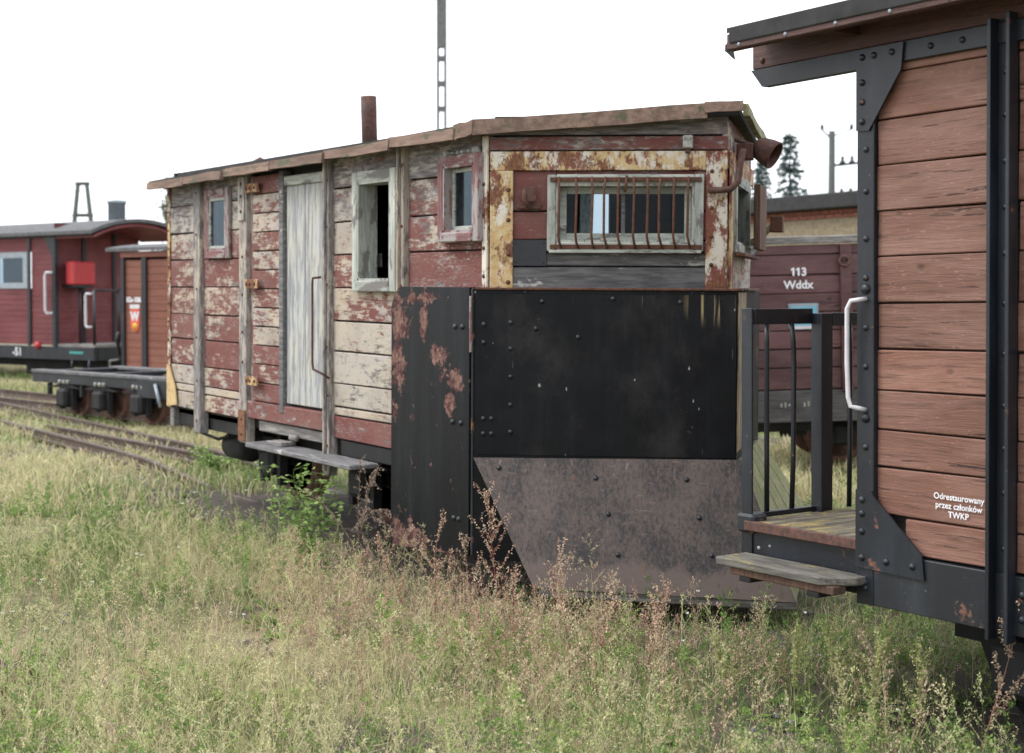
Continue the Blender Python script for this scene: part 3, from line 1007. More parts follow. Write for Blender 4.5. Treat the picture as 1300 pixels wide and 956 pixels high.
def window(frame, hole, fw, mat_h, mat_z, proud, depth, glass_d, pane=True, sill=True, inner=0.03, sash='pale_frame'):
    s0, s1, z0, z1 = hole
    w = joined('window', pw, [(s0 - 0.004, s0 + 0.012, depth, proud, z0, z1), (s1 - 0.012, s1 + 0.004, depth, proud, z0, z1),
                              (s0, s1, depth, proud, z0 - 0.004, z0 + 0.012), (s0, s1, depth, proud, z1 - 0.012, z1 + 0.004)], mat_z, frame)
    frame.box('frame_board', w, s0 - fw, s0, 0.002, proud + 0.004, z0 - fw, z1 + fw, mat_z, 0.004, wob=0.002)
    frame.box('frame_board', w, s1, s1 + fw, 0.002, proud + 0.004, z0 - fw, z1 + fw, mat_z, 0.004, wob=0.002)
    frame.box('frame_board', w, s0 + 0.001, s1 - 0.001, 0.002, proud + 0.002, z1, z1 + fw, mat_h, 0.004, wob=0.002)
    if sill:
        frame.box('sill', w, s0 + 0.001, s1 - 0.001, 0.002, proud + 0.012, z0 - fw, z0, mat_h, 0.006, wob=0.002)
    if pane:
        frame.box('sash', w, s0 + 0.012, s0 + 0.012 + inner, glass_d - 0.012, glass_d + 0.012, z0 + 0.012, z1 - 0.012, sash, 0.003)
        frame.box('sash', w, s1 - 0.012 - inner, s1 - 0.012, glass_d - 0.012, glass_d + 0.012, z0 + 0.012, z1 - 0.012, sash, 0.003)
        frame.box('sash', w, s0 + 0.012 + inner, s1 - 0.012 - inner, glass_d - 0.012, glass_d + 0.012, z0 + 0.012, z0 + 0.012 + inner, sash, 0.003)
        frame.box('sash', w, s0 + 0.012 + inner, s1 - 0.012 - inner, glass_d - 0.012, glass_d + 0.012, z1 - 0.012 - inner, z1 - 0.012, sash, 0.003)
        frame.box('pane', w, s0 + 0.03, s1 - 0.03, glass_d - 0.002, glass_d + 0.002, z0 + 0.03, z1 - 0.03, 'dusty_glass', 0)
    return w


w1 = window(SIDE, H1, 0.055, 'red_frame', 'red_frame_z', 0.024, -0.05, 0.008, inner=0.02)
w2 = window(SIDE, H2, 0.062, 'pale_frame', 'pale_frame_z', 0.035, -0.09, -0.06, pane=False)
w3 = window(SIDE, H3, 0.05, 'red_frame', 'red_frame_z', 0.048, -0.07, -0.012, inner=0.022)
# the open window: a rotten board still hanging inside it
SIDE.box('inner_board', w2, -7.45, -7.395, -0.11, -0.085, 1.62, 2.20, 'pale_frame_z', 0.004, wob=0.004)
prism('inner_board', w2, [(-7.50, 1.58), (-7.345, 1.58), (-7.355, 1.72), (-7.39, 1.85), (-7.38, 1.98), (-7.41, 2.08), (-7.405, 2.25), (-7.50, 2.25)], -0.15, -0.13, SIDE, 'grey_wood')
SIDE.box('label_card', w2, -7.30, -7.26, -0.155, -0.150, 1.72, 1.80, 'chip_white', 0.001)

# shoulder post between side and wedge face
SIDE.box('corner_post', pw, -5.955, -5.913, 0.002, 0.018, 1.58, 2.36, 'rusting_paint', 0.003, (.3, .56, .4))
VN.box('corner_post', pw, 0.003, 0.118, 0.004, 0.018, 1.60, 2.185, 'rusting_paint', 0.003, (.66, .40, .25))
for z in (1.66, 1.80, 1.97, 2.12):
    rivet(pw, SIDE, -5.935, 0.018, z, 'rusty_iron', 0.011, 'bolt')
    rivet(pw, VN, 0.095, 0.018, z - 0.03, 'rusty_iron', 0.012, 'bolt')
VN.box('corner_post', pw, 1.071, 1.176, 0.004, 0.018, 1.60, 2.28, 'rusting_paint', 0.003, (.38, .42, .52))
for z in (1.72, 1.86, 2.0, 2.18):
    rivet(pw, VN, 1.10, 0.018, z, 'rusty_iron', 0.011, 'bolt')
VN.box('head_beam', pw, 0.003, 1.070, 0.004, 0.019, 2.186, 2.28, 'rusting_paint', 0.003, (.60, .38, .36))

# wedge face boards
for (z0, z1, p) in ((1.595, 1.71, (.0, .10, .9)), (1.71, 1.78, (.02, .12, .9)), (1.78, 1.84, (.55, .3, .8)), (1.84, 1.985, (.92, .3, .4)), (1.985, 2.19, (.88, .4, .5)), (2.282, 2.36, (.62, .55, .8))):
    mat = 'grey_wood_dark' if z1 < 1.79 else 'peeling_board'
    board_row(VN, 0.0, 1.178, z0, z1, [HV], p, mat=mat)
prism('plank', pw, [(0.0, 2.364), (1.178, 2.364), (1.178, 2.47), (0.0, 2.395)], -0.034, 0.0, VN, 'peeling_board', col=(.15, .15, .9))
VN.box('patch_plate', pw, 0.112, 0.286, 0.006, 0.012, 1.712, 1.842, 'black_steel', 0.001)
for s in (0.13, 0.27):
    for z in (1.73, 1.825): rivet(pw, VN, s, 0.012, z, 'black_steel', 0.005)
wv = window(VN, HV, 0.045, 'pale_frame', 'pale_frame_z', 0.028, -0.09, -0.05, inner=0.035)
VN.box('sill_board', wv, 0.30, 1.05, 0.028, 0.05, 1.776, 1.79, 'pale_frame', 0.003)
VN.box('mullion', wv, 0.655, 0.675, -0.065, -0.04, 1.84, 2.11, 'grey_wood_dark', 0.003)
# iron bars
VN.box('bar_rail', pw, 0.305, 1.050, 0.036, 0.044, 2.128, 2.150, 'rusty_iron', 0.002)
VN.box('bar_rail', pw, 0.305, 1.055, 0.036, 0.044, 1.796, 1.818, 'rusty_iron', 0.002)
for s in (0.35, 0.434, 0.512, 0.578, 0.645, 0.717, 0.785, 0.847, 0.914, 0.985):
    jx = random.uniform(-.006, .006)
    tube('window_bar', pw, [VN.pt(s, 0.050, 2.148), VN.pt(s, 0.075, 2.125), VN.pt(s + jx, 0.080, 2.09), VN.pt(s + jx * .5 - .003, 0.080, 1.86), VN.pt(s + .004, 0.072, 1.825), VN.pt(s + .012, 0.050, 1.800)], 0.0065, 'rusty_iron', 7)
tube('hasp', pw, [VN.pt(0.683, 0.05, 2.155), VN.pt(0.68, 0.06, 2.12), VN.pt(0.674, 0.06, 2.075)], 0.008, 'rusty_iron', 6)
# lamp bracket left of the window
br = VN.box('lamp_bracket', pw, 0.165, 0.235, 0.035, 0.045, 2.03, 2.105, 'brown_iron', 0.002)
VN.box('bracket_foot', br, 0.14, 0.26, 0.004, 0.022, 1.995, 2.025, 'brown_iron', 0.004)
tube('bracket_arm', br, [VN.pt(0.175, 0.035, 2.09) - br.location, VN.pt(0.175, 0.05, 2.04) - br.location, VN.pt(0.20, 0.04, 2.005) - br.location], 0.012, 'brown_iron')
for c in list(br.children):
    if c.name.startswith('bracket_foot'):
        c.location = Matrix.Rotation(-VA, 3, 'Z') @ (c.location - br.location); c.rotation_euler = (0, 0, 0)
    else:
        c.location = Matrix.Rotation(-VA, 3, 'Z') @ c.location; c.rotation_euler = (0, 0, -VA)
# flaking white fitting under the eave
wf = VN.box('bulkhead_fitting', pw, 0.955, 1.005, 0.004, 0.05, 2.29, 2.355, 'chip_white', 0.006)
VN.box('bulkhead_fitting_cap', pw, 0.967, 0.993, 0.01, 0.04, 2.268, 2.288, 'brown_iron', 0.004)
# old cable insulators under the eave of the side
for k, (x, rr) in enumerate(((-6.26, 0.024), (-6.19, 0.012), (-6.14, 0.014), (-6.10, 0.014), (-6.04, 0.016), (-5.99, 0.024))):
    lathe('cable_insulator', pw, [(rr * .6, 0), (rr, 0.012), (rr, 0.03), (rr * .6, 0.045), (rr * 0.3, 0.05)], 'chip_white', SIDE.pt(x, 0.004, 2.292), (R(90), 0, 0), 12)

# far wedge face and hidden walls
for i in range(len(ROWS) - 1):
    z0, z1 = ROWS[i], ROWS[i + 1]
    if z1 > 1.5:
        board_row(VF, 0.0, VL, z0, z1 + (0.06 if z1 > 2.3 else 0), [HFV], (.35, .5, .3))
    board_row(FAR, 0.0, 4.25, z0, z1, [HFAR], (.5, .6, .3))
    board_row(REAR, 0.02, 1.76, z0, z1, [], (.4, .6, .3))
VF.box('corner_post', pw, 0.004, 0.10, 0.004, 0.018, 1.60, 2.28, 'rusting_paint', 0.003, (.7, .3, .5))
VF.box('head_beam', pw, 0.101, 1.17, 0.004, 0.019, 2.186, 2.28, 'rusting_paint', 0.003, (.6, .3, .5))
window(VF, HFV, 0.045, 'pale_frame', 'pale_frame_z', 0.03, -0.07, -0.04, pane=False)
sh = VF.box('shutter', pw, 0.46, 0.86, 0.085, 0.105, 1.81, 2.15, 'brown_shutter', 0.004)
for k in range(4):
    link_obj('plank', box_mesh('plank', 0.094, 0.014, 0.34, 0.004, 0.001), sh, 'brown_shutter', (-0.15 + k * 0.1, -0.0175, 0.0))
VF.box('ledge', pw, 0.06, 0.9, 0.03, 0.08, 1.765, 1.782, 'rusty_iron', 0.003)
window(FAR, HFAR, 0.05, 'pale_frame', 'pale_frame_z', 0.03, -0.07, -0.04, pane=False)
VF.box('lamp_block', pw, 0.18, 0.27, 0.02, 0.10, 2.255, 2.335, 'brown_iron', 0.004)
tube('hook_rod', pw, [VN.pt(1.085, 0.03, 2.088), VN.pt(1.14, 0.05, 2.085), VN.pt(1.19, 0.05, 2.09), VN.pt(1.225, 0.04, 2.125), VN.pt(1.235, 0.02, 2.2), VN.pt(1.25, 0.01, 2.29)], 0.016, 'brown_iron')
# rusty lamp holder on a bent pipe at the far shoulder
tube('lamp_pipe', pw, [VF.pt(0.98, 0.02, 1.86), VF.pt(0.98, 0.07, 1.88), VF.pt(0.99, 0.11, 1.93), VF.pt(1.01, 0.15, 1.955)], 0.02, 'fascia_moss', 10)
VF.box('lamp_holder', pw, 0.97, 1.07, 0.13, 0.20, 1.92, 2.01, 'rusty_iron', 0.004)

# ---- head lamp
ax = Vector((0.72, 0.34, -0.42)).normalized()
lampc = L(-5.20, 5.20, 2.305)
lp = lathe('head_lamp', pw, [(0.012, -0.06), (0.035, -0.055), (0.058, -0.03), (0.070, 0.02), (0.073, 0.062), (0.067, 0.062), (0.062, 0.02), (0.05, -0.02), (0.0, -0.035)], 'brown_iron',
           lampc, ax.to_track_quat('Z', 'Y').to_euler(), 22)
tube('lamp_arm', pw, [L(-5.34, 5.02, 2.40), L(-5.30, 5.08, 2.36), lampc - ax * 0.055], 0.009, 'brown_iron')

# ---- roof
def plough_roof():
    ring = [(-10.24, 3.89), (-5.95, 3.89), (-5.07, 4.9), (-5.95, 5.91), (-10.24, 5.91)]
    zb = [2.35, 2.38, 2.452, 2.40, 2.35]
    o = L(-7.8, 4.9, 2.45)
    v = [L(x, y, z) - o for (x, y), z in zip(ring, zb)]
    v += [L(x, y, z + 0.035) - o for (x, y), z in zip(ring, zb)]
    v += [L(-10.24, 4.9, 2.42) - o, L(-5.95, 4.9, 2.46) - o]
    f = [(0, 4, 3, 2, 1), (0, 1, 6, 5), (1, 2, 7, 6), (2, 3, 8, 7), (3, 4, 9, 8), (4, 0, 5, 10, 9), (5, 6, 11, 10), (6, 7, 11), (7, 8, 11), (8, 9, 10, 11)]
    me = mesh('roof', v, f)
    bm = bmesh.new(); bm.from_mesh(me); bmesh.ops.recalc_face_normals(bm, faces=bm.faces); bm.to_mesh(me); bm.free()
    return link_obj('roof', me, pw, 'tar_felt', o)


roof = plough_roof()


def fascia(p0, p1, h0, h1, mat='fascia_rot', thick=0.03):
    """board along an eave: p0,p1 = lower edge ends, h = heights at the ends; segmented so that it can sag"""
    p0, p1 = Vector(p0), Vector(p1)
    o = (p0 + p1) / 2
    t = (p1 - p0); ln = math.hypot(t.x, t.y)
    nrm = Vector((t.y, -t.x, 0)) / ln
    n = max(3, int(ln / 0.18))
    verts, faces = [], []
    for i in range(n + 1):
        k = i / n
        p = p0 + t * k - o
        h = h0 + (h1 - h0) * k + random.uniform(-.003, .003)
        dz = random.uniform(-.004, .004); dn = random.uniform(-.003, .003)
        for a, b in ((0, 0), (thick, 0), (thick * 0.8, h), (0, h)):
            q = p + nrm * (a + dn); q.z += b + dz
            verts.append(q)
    for i in range(n):
        for k in range(4):
            faces.append((i * 4 + k, i * 4 + (k + 1) % 4, (i + 1) * 4 + (k + 1) % 4, (i + 1) * 4 + k))
    faces.append((0, 1, 2, 3)); faces.append((n * 4 + 3, n * 4 + 2, n * 4 + 1, n * 4))
    me = mesh('fascia_board', verts, faces)
    bm = bmesh.new(); bm.from_mesh(me); bmesh.ops.recalc_face_normals(bm, faces=bm.faces); bm.to_mesh(me); bm.free()
    ob = link_obj('fascia_board', me, roof, mat, o - roof.location)
    return ob


segs = [(-10.25, -9.54), (-9.56, -8.86), (-8.88, -8.14), (-8.16, -7.42), (-7.44, -6.66), (-6.68, -6.00)]
zl = [2.312, 2.318, 2.325, 2.330, 2.338, 2.345]
for k, ((a, b), z) in enumerate(zip(segs, zl)):
    yy = 3.885 - (k % 2) * 0.006
    fascia(L(a, yy, z + 0.004), L(b, yy - 0.012, z - 0.004), 0.052, 0.058)
sh0 = L(-5.93, 3.875, 2.345)
fascia(L(-6.02, 3.868, 2.335), L(-5.90, 3.905, 2.36), 0.075, 0.07)
nose = L(-5.05, 4.9, 2.447)
fascia(L(-5.915, 3.90, 2.352), L(-5.915, 3.90, 2.352).lerp(nose, 0.87), 0.075, 0.072)
fascia(L(-5.915, 3.90, 2.352).lerp(nose, 0.86) + Vector((0.004, -0.004, 0.020)), nose + Vector((0, 0, 0.020)), 0.052, 0.05)
fascia(nose, L(-5.93, 5.93, 2.40), 0.055, 0.055, 'fascia_moss')
fascia(L(-5.93, 5.93, 2.37), L(-10.25, 5.93, 2.34), 0.06, 0.05)
fascia(L(-10.25, 5.92, 2.335), L(-10.25, 3.88, 2.335), 0.05, 0.05)
# eave filler boards seen under the roof
# stove pipe with a ragged top
lathe('stove_pipe', pw, [(0.056, 0), (0.054, 0.3), (0.055, 0.36), (0.055, 0.47), (0.046, 0.47), (0.044, 0.1)], 'brown_iron', L(-8.73, 4.9, 2.46), (R(1), R(-1.5), 0), 18)
lathe('roof_cowl', pw, [(0.03, 0), (0.03, 0.05), (0.10, 0.055), (0.0, 0.11)], 'brown_iron', L(-10.2, 4.75, 2.50), (0, 0, 0), 10)

# ---- plough plates
FW = Frame(-6.315 - XB, 4.0 - YB, 0)
wing_out = [(-0.388, 0.198), (0.385, 0.254), (0.385, 1.603), (-0.255, 1.607), (-0.312, 1.598), (-0.36, 1.56), (-0.386, 1.50)]
wing = prism('plough_wing', pw, wing_out, 0.095, 0.107, FW, 'plough_wing_paint', bev=0.002)
wx, wz = -6.47, 0.0
for z, xs in ((1.405, (0.255, 0.322)), (0.92, (0.235, 0.312)), (0.43, (0.25, 0.295)), (0.34, (-0.05,))):
    for s in xs: rivet(pw, FW, s, 0.107, z, 'black_steel', 0.015)
FW.box('wing_hinge_strip', pw, 0.388, 0.402, 0.055, 0.098, 0.26, 1.60, 'black_steel_worn', 0.003)
FW.box('wing_hinge_bar', pw, 0.389, 0.400, 0.099, 0.111, 1.28, 1.56, 'red_frame_z', 0.002)
# main plate of the near wedge
mp = VN.box('plough_plate', pw, -0.068, 1.222, 0.048, 0.058, 0.235, 1.592, 'plough_plate_paint', 0.002)
VN.box('plate_rim', pw, -0.065, 1.23, 0.03, 0.072, 1.592, 1.604, 'rusty_iron', 0.003)
VN.box('plate_panel', pw, -0.055, 1.222, 0.059, 0.066, 0.77, 1.572, 'plough_plate_paint', 0.002)
for s, z in ((-0.02, 0.95), (0.02, 0.95), (-0.02, 0.875), (0.02, 0.875), (-0.02, 0.47), (0.02, 0.47), (-0.02, 0.38), (0.02, 0.38), (-0.02, 1.42), (-0.02, 1.33),
             (0.115, 1.43), (0.115, 1.30), (0.115, 1.16), (0.115, 1.02), (0.115, 0.885), (0.27, 1.535), (0.95, 1.535), (0.24, 1.40), (0.45, 1.36), (0.62, 1.55)):
    rivet(pw, VN, s, 0.066 if z > 0.77 else 0.058, z, 'black_steel', 0.013)
# nose strip (far wedge plate with its rust streaks)
VF.box('plough_plate', pw, -0.040, 1.20, 0.048, 0.058, 0.25, 1.592, 'plough_plate_paint', 0.002)
VF.box('rust_strip', pw, -0.040, 0.34, 0.0585, 0.064, 0.80, 1.585, 'streaked_strip', 0.001)
VF.box('plate_rim', pw, -0.03, 0.95, 0.03, 0.078, 1.592, 1.606, 'rusty_iron', 0.003)
for s in (0.05, 0.12, 0.22): rivet(pw, VF, s, 0.078, 1.598, 'black_steel', 0.010)
# flared blades
nf, nb = (-5.035, 4.9, 0.766), (-4.663, 4.9, 0.132)
bl = slab_quad('plough_blade', pw, [L(-5.888, 3.893, 0.757), L(-5.47, 3.965, 0.168), L(*nb), L(*nf)], 0.012, 'plough_blade_steel')
# wooden toe under the blade
t0, t1 = L(-5.45, 3.975, 0.150), L(-4.655, 4.905, 0.115)
dirn = (t1 - t0).normalized(); lnn = (t1 - t0).length
link_obj('blade_toe', box_mesh('blade_toe', lnn, 0.05, 0.05, 0.006, 0.002), pw, 'grey_wood', (t0 + t1) / 2 + Vector((-0.03, 0.03, 0)), dirn.to_track_quat('X', 'Z').to_euler())
# bolts on the blade
e1 = (Vector(nf) - Vector((-5.888, 3.893, 0.757))); e1.normalize()
for fx, fz in ((0.08, 0.08), (0.43, 0.15), (0.77, 0.15), (0.42, 0.42), (0.76, 0.43), (0.39, 0.72), (0.75, 0.70)):
    top = Vector((-5.888, 3.893, 0.757)).lerp(Vector(nf), fx); bot = Vector((-5.47, 3.965, 0.168)).lerp(Vector(nb), fx)
    p = top.lerp(bot, fz)
    o = link_obj('bolt', RIV[('black_steel', 0.013)], pw, None, L(*p), (R(-28), 0, VA))
# far blade of mossy planks, mirrored
fd = Vector((-0.763, 0.9, 0)) / 1.18
A2, A3 = Vector(nb), Vector(nf)
A0, A1 = A3 + fd * 1.05, A2 + fd * 2.3
bw = 5
for k in range(bw):
    ta, tb = k / bw + 0.006, (k + 1) / bw - 0.006
    q = [A3.lerp(A0, tb), A3.lerp(A0, ta), A2.lerp(A1, ta), A2.lerp(A1, tb)]
    slab_quad('blade_plank', pw, [L(*p) for p in (q[0], q[3], q[2], q[1])][::-1], 0.03, 'mossy_wood')
# blade struts behind
tube('blade_strut', pw, [L(-5.75, 4.85, 0.6), L(-5.25, 4.9, 0.30)], 0.03, 'dirty_underframe')

# ---- steps and running gear
SIDE.box('step_board', pw, -8.42, -7.02, 0.0, 0.19, 0.575, 0.605, 'grey_wood_dark', 0.006, wob=0.003)
sb = SIDE.box('loose_block', pw, -8.25, -8.03, 0.02, 0.12, 0.607, 0.632, 'grey_wood', 0.004, wob=0.004)
for x in (-8.25, -7.05):
    tube('step_bracket', pw, [SIDE.pt(x, -0.1, 0.66), SIDE.pt(x, 0.0, 0.56), SIDE.pt(x, 0.17, 0.563)], 0.011, 'dirty_underframe')
for s in (-1, 1):
    box('longeron', pw, -10.1 - XB, -6.25 - XB, s * 0.44 - 0.04, s * 0.44 + 0.04, 0.50, 0.655, 'dirty_underframe')
for x in (-9.02, -7.72, -6.45):
    for s in (-1, 1):
        wheel(pw, x - XB, s * 0.375, 0.40, 0.285, s)
    tube('axle', pw, [L(x, 4.3, 0.40), L(x, 5.5, 0.40)], 0.045, 'dirty_underframe', 10)
    for s in (-1, 1):
        ab = box('axle_box', pw, x - XB - 0.10, x - XB + 0.10, s * 0.60 - 0.08, s * 0.60 + 0.08, 0.30, 0.50, 'dirty_underframe', 0.03)
        box('horn_guide', pw, x - XB - 0.16, x - XB - 0.11, s * 0.60 - 0.03, s * 0.60 + 0.03, 0.24, 0.62, 'dirty_underframe')
        box('horn_guide', pw, x - XB + 0.11, x - XB + 0.16, s * 0.60 - 0.03, s * 0.60 + 0.03, 0.24, 0.62, 'dirty_underframe')
        for q in range(4):
            box('spring_leaf', pw, x - XB - 0.32 + q * 0.06, x - XB + 0.32 - q * 0.06, s * 0.60 - 0.03, s * 0.60 + 0.03, 0.50 + q * 0.016, 0.515 + q * 0.016, 'dirty_underframe', 0.002)
lathe('brake_cylinder', pw, [(0.0, -0.17), (0.07, -0.17), (0.10, -0.15), (0.10, 0.15), (0.07, 0.17), (0.0, 0.17)], 'dirty_underframe', L(-9.42, 4.25, 0.46), (0, R(90), 0), 16)
tube('brake_rod', pw, [L(-9.95, 4.15, 0.52), L(-9.6, 4.14, 0.50), L(-9.4, 4.14, 0.54)], 0.012, 'dirty_underframe')
lathe('air_cock', pw, [(0.012, -0.05), (0.022, -0.03), (0.022, 0.03), (0.012, 0.05)], 'grey_wood', L(-8.02, 3.96, 0.66), (0, R(90), 0), 10)

# ------------------------------------------------------------------ brown covered wagon on the right
TR = R(-0.42)
XR, YR = -2.2, 4.9
Rr2 = Matrix.Rotation(TR, 3, 'Y')
rwg = empty('covered_wagon', Rr2 @ Vector((XR, YR, -CAMZ)) + Vector((0, 0, CAMZ)), (0, TR, 0))
tag(rwg, 'brown plank covered wagon with black steel frame and end platform, nearest on the right', 'railway wagon')
RS = Frame(-XR, 4.0 - YR, 0)
XE = -0.9                                              # right end (outside the picture)
rows = [0.722, 0.852, 1.023, 1.155, 1.298, 1.445, 1.609, 1.775, 1.938, 2.10, 2.262, 2.425]
for i in range(len(rows) - 1):
    for (a, b) in ((-3.428, -2.915), (-2.845, -1.95), (-1.95, XE)):
        if i == 0 and a < -3.4: a = -3.30
        dd = random.uniform(-.003, .003)
        RS.box('plank', rwg, a, b, -0.036 + dd, dd, rows[i] + 0.003, rows[i + 1] - 0.003, 'brown_paint', 0.0035, wob=0.0025)
for (a, b) in ((-3.428, -2.915), (-2.845, XE)):
    RS.box('plank', rwg, a, b, -0.036, 0.0, 2.427, 2.462, 'brown_paint', 0.003)
RS.box('wall_backing', rwg, -3.45, XE, -0.07, -0.038, 0.56, 2.6, 'lining_dark')
# end wall at the platform and hidden walls
RE = Frame(-3.49 - XR, 5.8 - YR, -math.pi / 2)
for i in range(len(rows) - 1):
    RE.box('plank', rwg, 0.02, 1.76, -0.036, 0.0, rows[i] + 0.004, rows[i + 1] - 0.004, 'brown_paint', 0.005)
RE.box('wall_backing', rwg, 0.03, 1.75, -0.07, -0.038, 0.56, 2.6, 'lining_dark')
RF = Frame(-3.49 - XR, 5.8 - YR, math.pi)
joined('far_wall', rwg, [(-2.6, -0.02, -0.07, 0.0, 0.56, 2.5)], 'brown_paint', RF)
joined('end_wall', rwg, [(XE - 0.05, XE, -1.75, -0.05, 0.56, 2.5)], 'brown_paint', RS)
# frame
post = RS.box('corner_post', rwg, -3.505, -3.427, -0.02, 0.022, 0.52, 2.50, 'black_steel', 0.003)
RS.box('sole_bar', rwg, -3.426, XE, -0.03, 0.020, 0.522, 0.718, 'black_steel_worn', 0.003)
RS.box('top_bar', rwg, -3.426, XE, -0.02, 0.020, 2.452, 2.524, 'black_steel', 0.003)
prism('cantrail_end', rwg, [(-3.506, 2.452), (-3.506, 2.522), (-4.045, 2.522), (-3.985, 2.452)], -0.02, 0.020, RS, 'black_steel')
prism('gusset', rwg, [(-3.502, 0.655), (-3.195, 0.648), (-3.205, 0.735), (-3.418, 0.915), (-3.428, 0.935), (-3.502, 0.935)], 0.0225, 0.030, RS, 'black_steel')
prism('gusset', rwg, [(-3.502, 2.23), (-3.445, 2.225), (-3.412, 2.27), (-3.30, 2.425), (-3.29, 2.519), (-3.502, 2.519)], 0.0225, 0.030, RS, 'black_steel')
for s, z in ((-3.472, 0.90), (-3.472, 0.85), (-3.472, 0.785), (-3.472, 0.69), (-3.36, 0.69), (-3.245, 0.69), (-3.474, 2.49), (-3.42, 2.49), (-3.34, 2.49), (-3.474, 2.40), (-3.474, 2.33), (-3.474, 2.26)):
    rivet(rwg, RS, s, 0.030, z, 'black_steel', 0.013)
for z in (0.58, 1.09, 1.22, 1.38, 1.52, 1.70, 1.84, 2.01, 2.16):
    rivet(rwg, RS, -3.462, 0.022, z, 'black_steel', 0.012)
rivet(rwg, RS, -3.47, 0.020, 0.60, 'black_steel', 0.018)
for s in (-3.18, -3.05):
    rivet(rwg, RS, s, 0.020, 2.488, 'black_steel', 0.012)
# rolled channel upright
RS.box('channel_web', rwg, -2.922, -2.842, 0.0065, 0.016, 0.50, 2.535, 'black_steel', 0.001)
RS.box('channel_flange', rwg, -2.925, -2.911, 0.0165, 0.060, 0.50, 2.535, 'black_steel', 0.002)
RS.box('channel_flange', rwg, -2.853, -2.839, 0.0165, 0.060, 0.50, 2.545, 'black_steel', 0.002)
for z in (0.80, 0.985, 1.13, 1.27, 1.44, 1.605, 1.77, 1.92, 2.07, 2.22, 2.36):
    rivet(rwg, RS, -2.882, 0.016, z, 'black_steel', 0.011)
for z in (0.58, 0.66): rivet(rwg, RS, -2.81, 0.020, z, 'black_steel', 0.014)
# grab handle
tube('grab_handle', rwg, [RS.pt(-3.462, 0.02, 1.625), RS.pt(-3.468, 0.05, 1.622), RS.pt(-3.497, 0.062, 1.618), RS.pt(-3.512, 0.065, 1.59), RS.pt(-3.512, 0.065, 1.40), RS.pt(-3.508, 0.063, 1.27), RS.pt(-3.50, 0.06, 1.238), RS.pt(-3.475, 0.05, 1.232), RS.pt(-3.462, 0.02, 1.225)], 0.0085, 'white_paint', 10)
rivet(rwg, RS, -3.462, 0.022, 1.66, 'black_steel', 0.02)
rivet(rwg, RS, -3.462, 0.022, 1.195, 'black_steel', 0.018)
# roof: felt, deck boards and the broad eave board
RS.box('eave_board', rwg, -4.045, XE, -0.03, 0.012, 2.526, 2.66, 'fascia_brown', 0.003)
def curved_roof(name, x0, x1, y_half, z_e, rise, thick, mat, parent, n=12, yc=0.0):
    verts, faces = [], []
    for x in (x0, x1):
        for top in (0, 1):
            for i in range(n + 1):
                t = -1 + 2 * i / n
                verts.append((x, yc + t * y_half, z_e + rise * (1 - t * t) + top * thick))
    m = n + 1
    for i in range(n):
        faces.append((i, i + 1, 2 * m + i + 1, 2 * m + i))
        faces.append((m + i, 3 * m + i, 3 * m + i + 1, m + i + 1))
        faces.append((i, m + i, m + i + 1, i + 1))
        faces.append((2 * m + i, 2 * m + i + 1, 3 * m + i + 1, 3 * m + i))
    faces.append((0, 2 * m, 3 * m, m)); faces.append((n, m + n, 3 * m + n, 2 * m + n))
    me = mesh(name, verts, faces)
    bm = bmesh.new(); bm.from_mesh(me); bmesh.ops.recalc_face_normals(bm, faces=bm.faces); bm.to_mesh(me); bm.free()
    return link_obj(name, me, parent, mat)


rr = curved_roof('roof', -3.99 - XR, XE + 0.1 - XR, 1.10, 2.605, 0.16, 0.03, 'fascia_brown', rwg)
curved_roof('roof_felt', -3.98 - XR, XE + 0.1 - XR, 1.112, 2.637, 0.16, 0.020, 'tar_felt', rr)
RS.box('roof_edge_lath', rwg, -3.99, XE, 0.165, 0.205, 2.572, 2.604, 'fascia_brown', 0.004, wob=0.002)
RS.box('felt_edge', rwg, -3.965, XE, 0.205, 0.214, 2.596, 2.655, 'tar_felt', 0.002, wob=0.004)
# torn scrap of felt hanging at the roof's corner
prism('torn_felt', rwg, [(-4.0, 2.60), (-3.955, 2.60), (-3.935, 2.575), (-3.96, 2.57), (-3.95, 2.535), (-3.965, 2.545), (-3.985, 2.562), (-4.003, 2.575)], 0.195, 0.200, RS, 'tar_felt')
for k in range(7):
    rivet(rwg, RS, -3.92 + k * 0.24, 0.206, 2.588, 'zinc', 0.008, 'nail')
rivet(rwg, RS, -3.99, 0.012, 2.555, 'fascia_brown', 0.013)
RS.box('rafter_end', rwg, -3.56, -3.50, 0.012, 0.15, 2.575, 2.605, 'fascia_brown', 0.003)
for y0, s in ((0.0, 1),):
    pass
# platform
for k in range(9):
    me = box_mesh('floor_plank', 0.062, 1.78, 0.028, 0.004, 0.002)
    link_obj('floor_plank', me, rwg, 'platform_wood', (-4.085 + 0.033 + k * 0.065 - XR, 0.0, 0.735))
RS.box('platform_edge', rwg, -4.085, -3.507, -0.004, 0.022, 0.712, 0.750, 'brown_iron', 0.003)
RS.box('platform_beam', rwg, -4.09, -3.506, -0.06, -0.008, 0.545, 0.709, 'black_steel', 0.003)
RE2 = Frame(-4.10 - XR, 5.8 - YR, -math.pi / 2)
RE2.box('head_stock', rwg, 0.02, 1.74, -0.05, 0.0, 0.545, 0.710, 'black_steel_worn', 0.004)
for s, z, r0 in ((-4.03, 0.645, 0.008), (-3.97, 0.66, 0.006), (-3.60, 0.60, 0.015)):
    rivet(rwg, RS, s, -0.008, z, 'chip_white', r0, 'paint_blob')
# railing at the platform's end
def rpost(y0, y1, x0, x1, z0, z1, name='railing_post', mat='black_steel', bev=0.002):
    return box(name, rwg, x0 - XR, x1 - XR, y0 - YR, y1 - YR, z0, z1, mat, bev)


